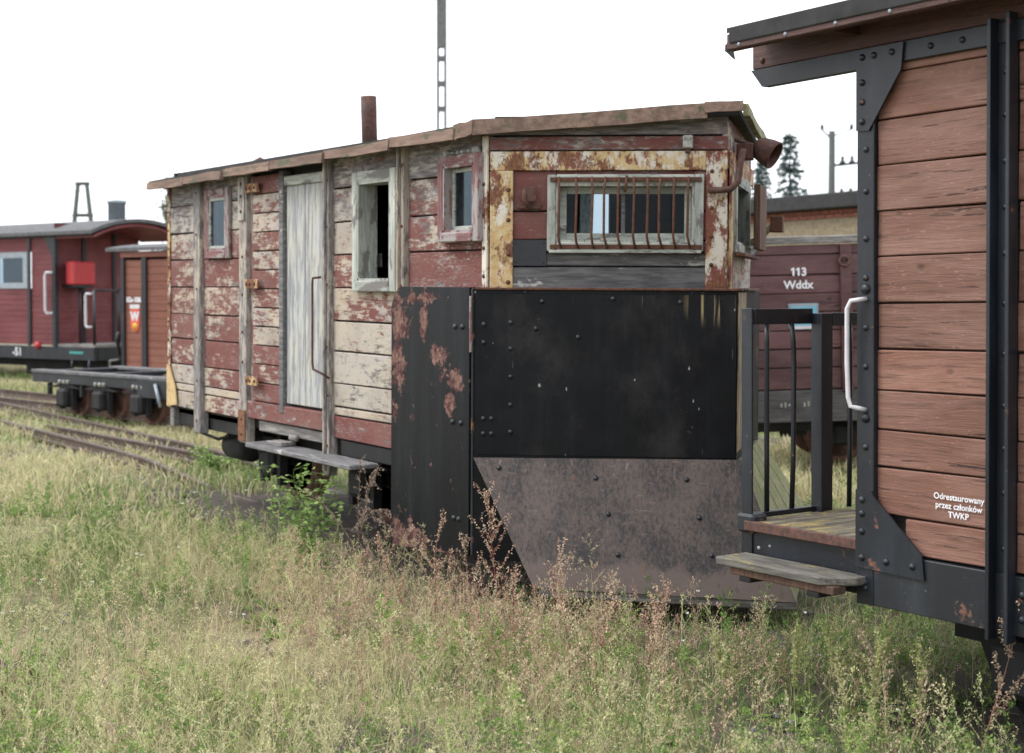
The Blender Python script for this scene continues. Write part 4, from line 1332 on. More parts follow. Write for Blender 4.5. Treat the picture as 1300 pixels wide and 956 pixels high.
rpost(4.0, 4.010, -4.120, -4.062, 0.62, 1.592)                       # angle iron: two legs
rpost(4.0105, 4.055, -4.120, -4.110, 0.62, 1.592)
box('post_foot', rwg, -4.135 - XR, -4.04 - XR, 3.985 - YR, 4.07 - YR, 0.70, 0.775, 'black_steel_worn', 0.01)
rpost(4.39, 4.40, -4.112, -4.055, 0.735, 1.57)
rpost(4.40, 4.51, -4.112, -4.102, 0.735, 1.57)
rpost(5.30, 5.31, -4.112, -4.055, 0.735, 1.57); rpost(5.19, 5.30, -4.112, -4.102, 0.735, 1.57)
rpost(5.755, 5.765, -4.12, -4.062, 0.735, 1.592)
rpost(4.056, 4.389, -4.112, -4.100, 1.527, 1.590, 'top_rail')
rpost(4.511, 4.95, -4.112, -4.100, 1.517, 1.572, 'top_rail')
rpost(5.31, 5.76, -4.112, -4.100, 1.527, 1.585, 'top_rail')
rpost(4.056, 4.389, -4.118, -4.085, 0.752, 0.772, 'bottom_rail')
for y, bend in ((4.128, 0.0), (4.27, 0.010), (4.615, 0.004), (5.45, 0), (5.60, 0)):
    tube('railing_bar', rwg, [(-4.106 - XR, y - YR, 0.75), (-4.106 - XR, y + bend - YR, 1.0), (-4.106 - XR, y + bend * 1.4 - YR, 1.35), (-4.106 - XR, y + bend - YR, 1.45), (-4.106 - XR, y - YR, 1.53)], 0.0105, 'black_steel', 8)
# step board
prism_pts = [(-4.09, 0.0), (-3.55, 0.0), (-3.46, 0.10), (-3.46, 0.165), (-4.09, 0.165)]
def plan_slab(name, pts, z0, z1, mat, parent, y_base):
    n = len(pts)
    cx = sum(p[0] for p in pts) / n; cy = sum(p[1] for p in pts) / n
    verts = [(p[0] - cx, p[1] - cy, -(z1 - z0) / 2) for p in pts] + [(p[0] - cx, p[1] - cy, (z1 - z0) / 2) for p in pts]
    faces = [tuple(range(n))[::-1], tuple(range(n, 2 * n))] + [(i, (i + 1) % n, (i + 1) % n + n, i + n) for i in range(n)]
    me = mesh(name, verts, faces)
    bm = bmesh.new(); bm.from_mesh(me); bmesh.ops.bevel(bm, geom=list(bm.edges), offset=0.004, segments=1, affect='EDGES'); bm.to_mesh(me); bm.free()
    return link_obj(name, me, parent, mat, (cx - XR, y_base + cy - YR, (z0 + z1) / 2))


plan_slab('step_board', prism_pts, 0.592, 0.622, 'step_wood', rwg, 3.83)
plan_slab('step_bearer', [(-4.03, 0.02), (-3.50, 0.02), (-3.50, 0.09), (-4.03, 0.09)], 0.560, 0.591, 'brown_shutter', rwg, 3.83)
for x in (-3.95, -3.6):
    box('step_bracket', rwg, x - XR - 0.03, x - XR + 0.03, -1.05, -0.92, 0.540, 0.559, 'dirty_underframe')
# coupling buffer under the platform
lathe('buffer', rwg, [(0.0, 0.0), (0.13, 0.0), (0.14, 0.02), (0.13, 0.035), (0.05, 0.06), (0.05, 0.2)], 'dirty_underframe', (-4.3 - XR, 0, 0.50), (0, R(90), 0), 18)
# running gear
for s in (-1, 1):
    box('longeron', rwg, -3.4 - XR, XE - XR, s * 0.46 - 0.04, s * 0.46 + 0.04, 0.36, 0.52, 'dirty_underframe')
    for x in (-3.0, -1.6):
        wheel(rwg, x - XR, s * 0.375, 0.34, 0.28, s, 'dirty_underframe', 'dirty_underframe')
        box('axle_box', rwg, x - XR - 0.10, x - XR + 0.10, s * 0.62 - 0.09, s * 0.62 + 0.09, 0.24, 0.44, 'dirty_underframe', 0.025)
        prism('horn_plate', rwg, [(x - 0.34, 0.52), (x + 0.34, 0.52), (x + 0.18, 0.16), (x + 0.12, 0.16), (x + 0.12, 0.40), (x - 0.12, 0.40), (x - 0.12, 0.16), (x - 0.18, 0.16)], -0.40 if s < 0 else -1.42, -0.385 if s < 0 else -1.405, RS, 'dirty_underframe')
joined('brake_rigging', rwg, [(-3.25 - XR, -1.0 - XR, -0.30, -0.26, 0.30, 0.34), (-2.75 - XR, -2.65 - XR, -0.84, 0.84, 0.28, 0.36), (-2.4 - XR, -2.3 - XR, -0.7, -0.5, 0.20, 0.52)], 'dirty_underframe')
box('under_floor', rwg, -3.45 - XR, XE - XR, -0.85, 0.85, 0.525, 0.56, 'dirty_underframe')
# stencilled words
text_mesh('stencil_lettering', 'Odrestaurowany\nprzez członków\nTWKP', 0.0300, rwg, RS, -3.072, 0.0046, 0.936, 'stencil_white', 0.0006)

# ------------------------------------------------------------------ maroon open wagon behind
ow = empty('open_wagon', (-8.89, 8.71, 0.14), (0, R(-1.6), R(55)))
tag(ow, 'maroon plank open wagon numbered 113, standing behind the platform railing', 'railway wagon')
OF = Frame(0, 0, 0)
OZ = -0.14
orow = [0.80, 0.99, 1.15, 1.31, 1.47, 1.63, 1.79, 1.965, 2.055]
for i in range(len(orow) - 1):
    for a, b in ((0.0, 0.84), (0.93, 2.2), (2.2, 4.2)):
        dd = random.uniform(-.006, .004)
        OF.box('plank', ow, a, b, -0.04 + dd, dd, orow[i] + OZ + 0.005, orow[i + 1] + OZ - 0.005, 'maroon_paint', 0.005, wob=0.004)
OF.box('wall_backing', ow, 0.01, 4.19, -0.06, -0.042, 0.55 + OZ, 2.05 + OZ, 'grey_wood')
OF.box('top_rail', ow, 0.0, 4.2, -0.07, 0.02, 2.058 + OZ, 2.125 + OZ, 'grey_wood', 0.006, wob=0.004)
OF.box('side_post', ow, 0.838, 0.932, -0.02, 0.05, 0.78 + OZ, 2.05 + OZ, 'maroon_paint', 0.006)
OF.box('side_post', ow, 2.6, 2.69, -0.02, 0.05, 0.78 + OZ, 2.05 + OZ, 'maroon_paint', 0.006)
lathe('lashing_ring', ow, [(0.035, -0.008), (0.05, -0.008), (0.05, 0.008), (0.035, 0.008), (0.035, -0.008)], 'brown_iron', (0.865, -0.062, 1.90 + OZ), (R(75), 0, 0), 14)
prism('corner_gusset', ow, [(-0.05, 2.10 + OZ), (0.16, 2.10 + OZ), (0.14, 2.05 + OZ), (0.02, 1.83 + OZ), (-0.05, 1.75 + OZ)], 0.022, 0.034, OF, 'grey_wood_dark')
OF.box('corner_post', ow, -0.05, 0.0, -0.06, 0.02, 0.5 + OZ, 2.12 + OZ, 'grey_wood_dark', 0.004)
OF.box('sole_bar', ow, -0.05, 4.2, -0.12, 0.012, 0.52 + OZ, 0.792 + OZ, 'sill_grey', 0.005)
text_mesh('stencil_number', '3', 0.098, ow, OF, 0.528, 0.0065, 1.785 + OZ, 'stencil_white', 0.0035)
for q in (0.438, 0.483):
    prism('stencil_number', ow, [(q - 0.010, 1.785 + OZ), (q + 0.008, 1.785 + OZ), (q + 0.008, 1.855 + OZ), (q - 0.006, 1.855 + OZ), (q - 0.024, 1.842 + OZ), (q - 0.024, 1.829 + OZ), (q - 0.010, 1.835 + OZ)], 0.006, 0.007, OF, 'stencil_white')
text_mesh('stencil_code', 'Wddx', 0.098, ow, OF, 0.478, 0.0065, 1.675 + OZ, 'stencil_white', 0.003)
fr = OF.box('card_holder', ow, 0.385, 0.645, 0.005, 0.014, 1.33 + OZ, 1.545 + OZ, 'zinc', 0.003)
link_obj('card', box_mesh('card', 0.225, 0.004, 0.165, 0.0), fr, 'card_blue', (0, -0.0068, 0.0))
link_obj('card_strip', box_mesh('card_strip', 0.225, 0.003, 0.03, 0.0), fr, 'white_paint', (0, -0.0068, -0.098))
for k in range(9):
    OF.box('chalk_mark', ow, 0.30 + 0.035 * k + (0.06 if k > 3 else 0), 0.315 + 0.035 * k + (0.06 if k > 3 else 0), 0.0125, 0.0135, 0.655 + OZ + random.uniform(-.01, .01), 0.68 + OZ + random.uniform(0, .02), 'chip_white', 0)
OF.box('wall_back', ow, -0.05, 4.2, -1.75, -1.70, 0.52 + OZ, 2.1 + OZ, 'maroon_paint')
OF.box('end_board', ow, -0.045, -0.01, -1.69, -0.071, 0.8 + OZ, 2.1 + OZ, 'maroon_paint')
OF.box('end_board', ow, 4.15, 4.19, -1.69, -0.071, 0.8 + OZ, 2.1 + OZ, 'maroon_paint')
OF.box('wagon_floor', ow, 0.0, 4.14, -1.69, -0.125, 0.76 + OZ, 0.80 + OZ, 'grey_wood')
for x in (0.9, 3.2):
    for y in (0.50, 1.25):
        wheel(ow, x, y, 0.33 + OZ + 0.05, 0.27, -1)
    box('axle_box', ow, x - 0.1, x + 0.1, 0.2, 0.36, 0.28 + OZ, 0.48 + OZ, 'dirty_underframe', 0.03)
    for q in range(6):
        box('spring_leaf', ow, x - 0.36 + q * 0.05, x + 0.36 - q * 0.05, 0.24, 0.32, 0.49 + OZ - q * 0.001 + 0.0 + q * 0.0, 0.505 + OZ, 'dirty_underframe', 0.002) if q == 0 else \
            box('spring_leaf', ow, x - 0.36 + q * 0.05, x + 0.36 - q * 0.05, 0.24, 0.32, 0.49 + OZ - q * 0.016, 0.504 + OZ - q * 0.016, 'dirty_underframe', 0.002)
# toothed brake rack below the sole bar
tv = []
for k in range(7):
    tv += [(0.34 + k * 0.035, 0.40 + OZ), (0.3575 + k * 0.035, 0.36 + OZ)]
prism('brake_rack', ow, [(0.34, 0.50 + OZ)] + tv + [(0.34 + 7 * 0.035, 0.40 + OZ), (0.34 + 7 * 0.035, 0.50 + OZ)], -0.30, -0.285, OF, 'dirty_underframe')
OF.box('brake_beam', ow, -0.05, 0.62, -0.28, -0.2, 0.42 + OZ, 0.515 + OZ, 'dirty_underframe', 0.01)
tube('brake_hanger', ow, [(0.21, 0.25, 0.45 + OZ), (0.215, 0.25, 0.2 + OZ)], 0.012, 'dirty_underframe')
OF.box('under_shade_beam', ow, 0.7, 3.6, -0.62, -0.55, 0.36 + OZ, 0.52 + OZ, 'dirty_underframe')

# ------------------------------------------------------------------ brick shed far behind
shd = empty('brick_shed', (-21.8, 21.2, 0.15), (0, 0, R(-3)))
tag(shd, 'low plastered brick shed with a black tarred roof edge, far behind wagon 113', 'building')
joined('wall', shd, [(-1.0, 14, 0, 5, 0, 3.02)], 'plaster_tan')
for k in range(60):
    link_obj('brick', box_mesh('brick', 0.235, 0.12, 0.075, 0.004), shd, 'brick_red', (-0.9 + k * 0.247, 0.03, 3.06 + 0.0))
for k in range(60):
    link_obj('brick', box_mesh('brick', 0.235, 0.12, 0.075, 0.004), shd, 'brick_red', (-0.78 + k * 0.247, 0.03, 3.147))
box('brick_core', shd, -0.99, 13.99, 0.1, 4.9, 3.021, 3.19, 'brick_red')
box('roof', shd, -0.85, 14.2, -0.25, 5.2, 3.192, 3.50, 'tar_felt', 0.02, wob=0.01)
box('door', shd, 4.0, 5.0, -0.04, -0.003, 0, 2.0, 'brown_shutter')

# ------------------------------------------------------------------ red coach on the left
cc = empty('passenger_coach', (-23.68, 7.98, 0.16), (0, 0, R(20)))
tag(cc, 'dark red passenger coach with grey arched roof and open end platform, far left', 'railway coach')
CZ = -0.16
CF = Frame(0, 0, 0)                       # near side; x=0 is the platform's end, coach goes to -x
CW = 1.9
PL = 1.05                                 # platform depth
def boarded(parent, frame, s0, s1, d0, d1, z0, z1, pitch, mat, name='panel'):
    bx = []
    n = max(1, int(round((z1 - z0) / pitch)))
    h = (z1 - z0) / n
    for i in range(n):
        bx.append((s0, s1, d0, d1 + random.uniform(-.002, .002), z0 + i * h + 0.004, z0 + (i + 1) * h - 0.004))
    bx.append((s0, s1, d0 + (d1 - d0) * 0.1, d0 + (d1 - d0) * 0.8, z0, z1))
    return joined(name, parent, bx, mat, frame)


zb, zt = 0.80 + CZ, 2.66 + CZ
boarded(cc, CF, -PL - 0.62, -PL, -0.04, 0, zb, zt, 0.095, 'coach_red')
wz0, wz1 = 1.78 + CZ, 2.42 + CZ
boarded(cc, CF, -PL - 1.75, -PL - 0.62, -0.04, 0, zb, wz0, 0.095, 'coach_red')
boarded(cc, CF, -PL - 1.75, -PL - 0.62, -0.04, 0, wz1, zt, 0.095, 'coach_red')
boarded(cc, CF, -PL - 6.0, -PL - 1.75, -0.04, 0, zb, zt, 0.095, 'coach_red')
wi = joined('window', cc, [(-PL - 1.70, -PL - 1.58, -0.03, 0.02, wz0, wz1), (-PL - 0.84, -PL - 0.70, -0.03, 0.02, wz0, wz1), (-PL - 1.58, -PL - 0.84, -0.03, 0.02, wz0, wz0 + 0.1), (-PL - 1.58, -PL - 0.84, -0.03, 0.02, wz1 - 0.1, wz1)], 'zinc', CF)
CF.box('pane', wi, -PL - 1.58, -PL - 0.84, -0.02, -0.01, wz0 + 0.1, wz1 - 0.1, 'dusty_glass', 0)
CF.box('window_blind', wi, -PL - 1.58, -PL - 0.84, -0.12, -0.10, wz0 + 0.05, wz1 - 0.05, 'brown_shutter', 0)
for x in (-PL - 0.66, -PL - 2.0, -PL - 4.0):
    CF.box('upright', cc, x - 0.05, x + 0.03, 0.003, 0.03, zb - 0.02, zt, 'black_steel', 0.004)
CF.box('upright', cc, -PL - 0.02, -PL + 0.07, -0.04, 0.035, zb - 0.02, zt, 'black_steel', 0.004)
prism('gusset', cc, [(-PL - 0.02, zt), (-PL - 0.24, zt), (-PL - 0.05, zt - 0.32), (-PL - 0.02, zt - 0.32)], 0.002, 0.02, CF, 'black_steel')
CF.box('top_bar', cc, -PL - 6.0, 0.0, 0.003, 0.03, zt + 0.002, zt + 0.09, 'black_steel', 0.004)
CF.box('sole_bar', cc, -PL - 6.0, 0.02, -0.06, 0.02, 0.55 + CZ, 0.775 + CZ, 'black_steel', 0.005)
# end wall with posts
CE = Frame(-PL, CW, -math.pi / 2)          # faces +x? outward is -x for this frame, so mirror
CE = Frame(-PL, 0, math.pi / 2)            # s runs to the far side, outward +x
boarded(cc, CE, 0.04, CW - 0.04, -0.04, 0, zb, zt, 0.095, 'coach_red', 'end_panel')
boarded(cc, CE, 0.04, CW - 0.04, -0.04, 0, zt, zt + 0.25, 0.095, 'coach_red', 'end_panel')
for s in (0.62, 1.28):
    CE.box('door_post', cc, s - 0.035, s + 0.035, 0.002, 0.03, zb, zt + 0.1, 'black_steel', 0.003)
tube('brake_column', cc, [CE.pt(0.34, 0.25, zb), CE.pt(0.34, 0.25, 1.95 + CZ)], 0.022, 'black_steel')
rb = CE.box('fire_box', cc, 0.12, 0.58, 0.15, 0.38, 1.84 + CZ, 2.24 + CZ, 'bright_red', 0.02)
CE.box('box_bracket', cc, 0.16, 0.54, 0.0, 0.36, 1.79 + CZ, 1.838 + CZ, 'black_steel', 0.003)
CE.box('lamp_lens', cc, -0.30, -0.28, 0, 0.02, zb, zb + 0.02, 'bright_red', 0.003)
lathe('tail_lamp', cc, [(0, 0.05), (0.05, 0.045), (0.07, 0.0), (0.05, -0.03)], 'bright_red', (-PL - 0.42, -0.03, 0.79 + CZ), (R(90), 0, 0), 12)
joined('platform_floor', cc, [(-PL, 0.0, 0.0, CW, 0.776 + CZ, 0.82 + CZ)], 'grey_wood')
CF.box('end_beam', cc, -0.03, 0.03, -CW, -0.061, 0.55 + CZ, 0.775 + CZ, 'black_steel', 0.004)
# platform railing
for y in (0.03, 0.55, 1.35, 1.87):
    tube('railing_post', cc, [(-0.03, y, 0.80 + CZ), (-0.03, y, 1.74 + CZ)], 0.026, 'black_steel', 6)
for a, b in ((0.03, 0.55), (1.35, 1.87)):
    tube('railing_rail', cc, [(-0.03, a, 1.74 + CZ), (-0.03, b, 1.74 + CZ)], 0.022, 'black_steel', 6)
tube('railing_rail', cc, [(-0.03, 0.55, 1.76 + CZ), (-0.03, 1.35, 1.76 + CZ)], 0.018, 'black_steel', 6)
tube('grab_handle', cc, [(-PL - 0.0, -0.03, 2.05 + CZ), (-PL - 0.10, -0.09, 2.05 + CZ), (-PL - 0.12, -0.10, 2.0 + CZ), (-PL - 0.12, -0.10, 1.40 + CZ), (-PL - 0.10, -0.09, 1.35 + CZ), (-PL, -0.03, 1.35 + CZ)], 0.025, 'white_paint', 8)
tube('grab_handle', cc, [(-0.06, 0.0, 1.68 + CZ), (-0.16, -0.03, 1.68 + CZ), (-0.18, -0.03, 1.64 + CZ), (-0.18, -0.03, 1.16 + CZ), (-0.16, -0.03, 1.12 + CZ), (-0.06, 0.0, 1.12 + CZ)], 0.022, 'white_paint', 8)
crf = curved_roof('roof', -PL - 6.1, 0.12, CW / 2 + 0.14, 2.69 + CZ, 0.23, 0.06, 'tar_felt_light', cc, yc=CW / 2)
curved_roof('roof_lining', -PL + 0.0, 0.05, CW / 2 + 0.02, 2.63 + CZ, 0.22, 0.05, 'coach_red', cc, yc=CW / 2)
lathe('roof_vent', cc, [(0.15, -0.06), (0.15, 0.25), (0.17, 0.25), (0.17, 0.30), (0.0, 0.32)], 'zinc', (-0.55, CW / 2, 3.02 + CZ), (0, 0, 0), 16)
text_mesh('lettering', '-51', 0.20, cc, CF, -PL - 1.02, 0.022, 0.60 + CZ, 'stencil_white', 0.004)
CF.box('name_strip', cc, -0.62, -0.26, 0.021, 0.026, 0.66 + CZ, 0.70 + CZ, 'teal_paint', 0)
# coach bogie and dark underframe
for x in (-PL - 0.6, -PL - 5.0):
    for y in (0.57, 1.32):
        wheel(cc, x, y, 0.30 + CZ + 0.05, 0.27, -1)
    box('bogie_frame', cc, x - 0.6, x + 0.6, 0.30, 0.38, 0.26 + CZ, 0.5 + CZ, 'dirty_underframe')
box('underframe', cc, -PL - 5.9, -0.1, 0.35, CW - 0.35, 0.40 + CZ, 0.56 + CZ, 'dirty_underframe')
for x in (-0.55, -0.1):
    tube('step_hanger', cc, [(x, -0.02, 0.56 + CZ), (x, -0.06, 0.32 + CZ)], 0.018, 'black_steel', 6)
joined('step', cc, [(-0.75, 0.0, -0.16, 0.04, 0.29 + CZ, 0.315 + CZ)], 'grey_wood')

# ------------------------------------------------------------------ orange-brown boxcar with a crest
bc = empty('boxcar', (-20.47, 7.34, 0.15), (0, 0, R(20)))
tag(bc, 'orange brown boxcar with a painted coat of arms, beside the red coach', 'railway wagon')
BZ = -0.15
BF = Frame(0, 0, 0)
k21 = 21 / 1805
bz0, bz1 = 0.56 + BZ, 2.17 + BZ
boarded(bc, BF, 0.05, 0.43, -0.05, 0, bz0, bz1, 0.11, 'boxcar_orange')
boarded(bc, BF, 0.53, 2.6, -0.05, 0, bz0, bz1, 0.11, 'boxcar_orange')
for a, b in ((-0.02, 0.05), (0.43, 0.53), (1.6, 1.7), (2.6, 2.68)):
    BF.box('upright', bc, a, b, -0.05, 0.035, 0.47 + BZ, bz1 + 0.03, 'black_steel', 0.004)
BF.box('top_board', bc, -0.02, 2.7, -0.05, 0.04, bz1 + 0.033, bz1 + 0.12, 'boxcar_orange', 0.004)
brf = curved_roof('roof', -0.30, 2.9, 0.98, bz1 + 0.125, 0.09, 0.05, 'tar_felt_light', bc, yc=0.9)
joined('end_wall', bc, [(-0.01, 0.03, 0.051, 1.75, bz0, bz1 + 0.12), (2.6, 2.65, 0.051, 1.75, bz0, bz1 + 0.12), (0.031, 2.59, 1.70, 1.75, bz0, bz1 + 0.12)], 'boxcar_orange')
text_mesh('lettering', 'Kh-106', 0.105, bc, BF, 0.235, 0.007, 1.55 + BZ, 'stencil_white', 0.005)
sh_o = [(-.085, .15), (.085, .15), (.085, -.06), (.06, -.12), (.0, -.155), (-.06, -.12), (-.085, -.06)]
cs = prism('crest_shield', bc, [(0.26 + a * 1.15, 1.285 + BZ + b * 1.15) for a, b in sh_o], 0.0045, 0.012, BF, 'crest_red')
BF.box('crest_band', bc, 0.155, 0.365, 0.0045, 0.014, 1.455 + BZ, 1.515 + BZ, 'white_paint', 0)
text_mesh('crest_letter', 'W', 0.17, bc, BF, 0.26, 0.0135, 1.285 + BZ, 'white_paint', 0.012)
lathe('crest_disc', bc, [(0, 0.014), (0.055, 0.014), (0.055, 0.004)], 'crest_yellow', BF.pt(0.26, 0.0, 1.195 + BZ), (R(90), 0, 0), 14)
tube('brake_crank', bc, [(-0.06, -0.02, 0.75 + BZ), (-0.09, -0.05, 1.0 + BZ), (-0.06, -0.05, 1.1 + BZ)], 0.03, 'black_steel', 6)
tube('foot_step', bc, [(-0.25, -0.05, 0.42 + BZ), (-0.25, -0.05, 0.68 + BZ), (-0.06, -0.05, 0.70 + BZ)], 0.02, 'grey_wood', 6)
box('underframe', bc, 0.0, 2.6, 0.1, 1.65, 0.40 + BZ, 0.555 + BZ, 'dirty_underframe')
for x in (0.6, 2.1):
    for y in (0.5, 1.25): wheel(bc, x, y, 0.30 + BZ + 0.05, 0.26, -1)

# ------------------------------------------------------------------ black flat wagon
fw = empty('flat_wagon', (-15.75, 6.21, 0.18), (0, 0, R(12)))
tag(fw, 'low black flat wagon on rusty wheels, behind the left end of the plough wagon', 'railway wagon')
FZ = -0.18
def fbx(name, x0, x1, y0, y1, z0, z1, mat='dirty_underframe', bev=0.004):
    return box(name, fw, x0 + 16.2, x1 + 16.2, y0 - 6.12, y1 - 6.12, z0 + FZ, z1 + FZ, mat, bev)


for k, (a, b) in enumerate(((-18.3, -17.2), (-17.19, -16.1), (-16.09, -15.0), (-14.99, -12.9))):
    fbx('deck_plate', a, b, 5.50, 5.66, 0.70, 0.735, 'grey_wood_dark')
    fbx('deck_plate', a, b, 6.58, 6.74, 0.70, 0.735, 'grey_wood_dark')
    fbx('cross_member', a + 0.02, a + 0.20, 5.661, 6.579, 0.60, 0.72, 'black_steel')
fbx('side_beam', -18.3, -15.95, 5.52, 5.60, 0.585, 0.698, 'black_steel')
fbx('side_beam', -15.94, -12.9, 5.50, 5.58, 0.50, 0.698, 'black_steel')
fbx('side_beam', -18.3, -12.9, 6.64, 6.72, 0.55, 0.698, 'black_steel')
for x in (-17.75, -17.0, -15.4, -14.4, -13.6):
    fbx('spring_hanger', x - 0.22, x - 0.17, 5.53, 5.58, 0.44, 0.58)
for x in (-17.55, -16.75, -15.95, -15.1, -13.9):
    for y, s in ((5.745, -1), (6.495, 1)):
        wheel(fw, x + 16.2, y - 6.12, 0.42 + FZ, 0.255, s, 'dirty_underframe', 'wheel_rust')
    fbx('frame_guard', x - 0.15, x - 0.11, 5.54, 5.60, 0.28, 0.585)
    fbx('frame_guard', x + 0.11, x + 0.15, 5.54, 5.60, 0.28, 0.585)
    tube('axle', fw, [(x + 16.2, -0.55, 0.42 + FZ), (x + 16.2, 0.55, 0.42 + FZ)], 0.042, 'dirty_underframe', 8)
    ab = fbx('axle_box', x - 0.11, x + 0.11, 5.46, 5.63, 0.31, 0.53, 'dirty_underframe', 0.03)
    for q in range(4):
        fbx('spring_leaf', x - 0.34 + q * 0.07, x + 0.34 - q * 0.07, 5.52, 5.58, 0.535 + q * 0.014, 0.547 + q * 0.014, 'dirty_underframe', 0.002)
    for q in (-0.09, 0.0, 0.09):
        lathe('spring_bolt', fw, [(0.0, 0.05), (0.025, 0.045), (0.025, 0.0)], 'chip_white', (x + q + 16.2, -0.60, 0.585 + FZ), (0, 0, 0), 8)
tube('brace', fw, [(-15.55 + 16.2, -0.64, 0.66 + FZ), (-15.42 + 16.2, -0.66, 0.42 + FZ)], 0.02, 'zinc', 6)

# ------------------------------------------------------------------ poles
cp = empty('concrete_pole', (-34.8, 21.9, 0.1))
tag(cp, 'tall slotted concrete lattice pole rising behind the plough wagon roof', 'pole')
PR = Frame(0, 0, R(55))
bxs = [(-0.14, -0.07, -0.10, 0.10, 0, 8.7), (0.07, 0.14, -0.10, 0.10, 0, 8.7), (-0.14, 0.14, -0.10, 0.10, 8.7, 14.0)]
z = 0.4
while z < 8.6:
    bxs.append((-0.07, 0.07, -0.09, 0.09, z, z + 0.14)); z += 0.72
joined('pole_shaft', cp, bxs, 'concrete', PR)
tube('pole_bracket', cp, [PR.pt(-0.10, 0.1, 10.1), PR.pt(-0.33, 0.1, 10.12)], 0.05, 'black_steel', 6)

ap = empty('a_frame_pole', (-69.5, 22.9, 0.1))
tag(ap, 'distant grey A-shaped twin pole rising above the red coach roof', 'pole')
for s in (-1, 1):
    tube('pole_leg', ap, [PR.pt(s * 0.95, 0, 0), PR.pt(s * 0.22, 0, 7.1)], 0.16, 'pole_wood', 8, taper=0.11)
for zz_, w in ((7.15, 0.34), (5.6, 0.50)):
    tube('cross_piece', ap, [PR.pt(-w, 0, zz_), PR.pt(w, 0, zz_)], 0.10, 'pole_wood', 6)

xp = empty('telegraph_pole', (-41.5, 45.5, 0.1))
tag(xp, 'thin wooden pole with three insulator arms beyond the wagon 113', 'pole')
XF = Frame(0, 0, R(55))
tube('pole_shaft', xp, [(0, 0, 0), (0, 0, 8.55)], 0.19, 'pole_wood', 8, taper=0.13)
for zz_, xs in ((7.15, (0.45, 0.85, 1.25)), (5.80, (0.42, 0.80, 1.20))):
    tube('cross_arm', xp, [XF.pt(0.0, 0, zz_ - 0.05), XF.pt(1.7, 0, zz_ + 0.12)], 0.06, 'black_steel', 6)
    for x in xs:
        lathe('insulator', xp, [(0.04, 0), (0.13, 0.02), (0.12, 0.10), (0.07, 0.14), (0.08, 0.24), (0.05, 0.33), (0, 0.34)], 'porcelain', XF.pt(x, 0, zz_ + 0.05 * x), (0, 0, 0), 8)
tube('bracket_arm', xp, [XF.pt(0, 0, 8.2), XF.pt(-0.42, 0, 8.6)], 0.035, 'black_steel', 6)
lathe('insulator', xp, [(0.03, 0), (0.08, 0.03), (0.07, 0.2), (0.0, 0.26)], 'porcelain', XF.pt(-0.42, 0, 8.6), (0, 0, 0), 8)
tube('bracket_arm', xp, [XF.pt(0.05, 0, 8.35), XF.pt(0.82, 0, 8.62)], 0.03, 'black_steel', 6)
lathe('insulator', xp, [(0.03, 0), (0.08, 0.03), (0.07, 0.2), (0.0, 0.26)], 'porcelain', XF.pt(0.82, 0, 8.62), (0, 0, 0), 8)


# ------------------------------------------------------------------ foliage helpers
def leaf_mesh(name, quads, cols, mat='foliage'):
    """quads: (n,4,3) array, cols: (n,3)"""
    q = np.asarray(quads, dtype=np.float32)
    n = len(q)
    me = bpy.data.meshes.new(name)
    me.vertices.add(n * 4); me.loops.add(n * 4); me.polygons.add(n)
    me.vertices.foreach_set('co', q.reshape(-1))
    me.loops.foreach_set('vertex_index', np.arange(n * 4, dtype=np.int32))
    me.polygons.foreach_set('loop_start', np.arange(0, n * 4, 4, dtype=np.int32))
    me.polygons.foreach_set('loop_total', np.full(n, 4, dtype=np.int32))
    at = me.attributes.new('Col', 'FLOAT_COLOR', 'POINT')
    c = np.ones((n * 4, 4), dtype=np.float32)
    c[:, :3] = np.repeat(np.asarray(cols, dtype=np.float32), 4, axis=0)
    at.data.foreach_set('color', c.reshape(-1))
    me.update(calc_edges=True)
    me.materials.append(MATS[mat])
    return me


def unit(v):
    return v / (np.linalg.norm(v, axis=-1, keepdims=True) + 1e-9)


def flakes(cent, dirs, ln, wd):
    """leaf-shaped quads (diamonds) at centres along dirs"""
    n = len(cent)
    dirs = unit(dirs)
    side = unit(np.cross(dirs, unit(rng.normal(size=(n, 3)))))
    ln = np.broadcast_to(ln, (n,))[:, None]; wd = np.broadcast_to(wd, (n,))[:, None]
    nrm = np.cross(dirs, side)
    return np.stack([cent, cent + dirs * ln * 0.45 + side * wd * 0.5 + nrm * wd * .12, cent + dirs * ln, cent + dirs * ln * 0.5 - side * wd * 0.5 + nrm * wd * .12], 1)


def ribbon(p0, p1, w0, w1):
    """thin stem quads from p0 to p1 (n,3)"""
    n = len(p0)
    d = unit(p1 - p0)
    s = unit(np.cross(d, unit(rng.normal(size=(n, 3)))))
    w0 = np.broadcast_to(w0, (n,))[:, None]; w1 = np.broadcast_to(w1, (n,))[:, None]
    return np.stack([p0 - s * w0, p0 + s * w0, p1 + s * w1, p1 - s * w1], 1)


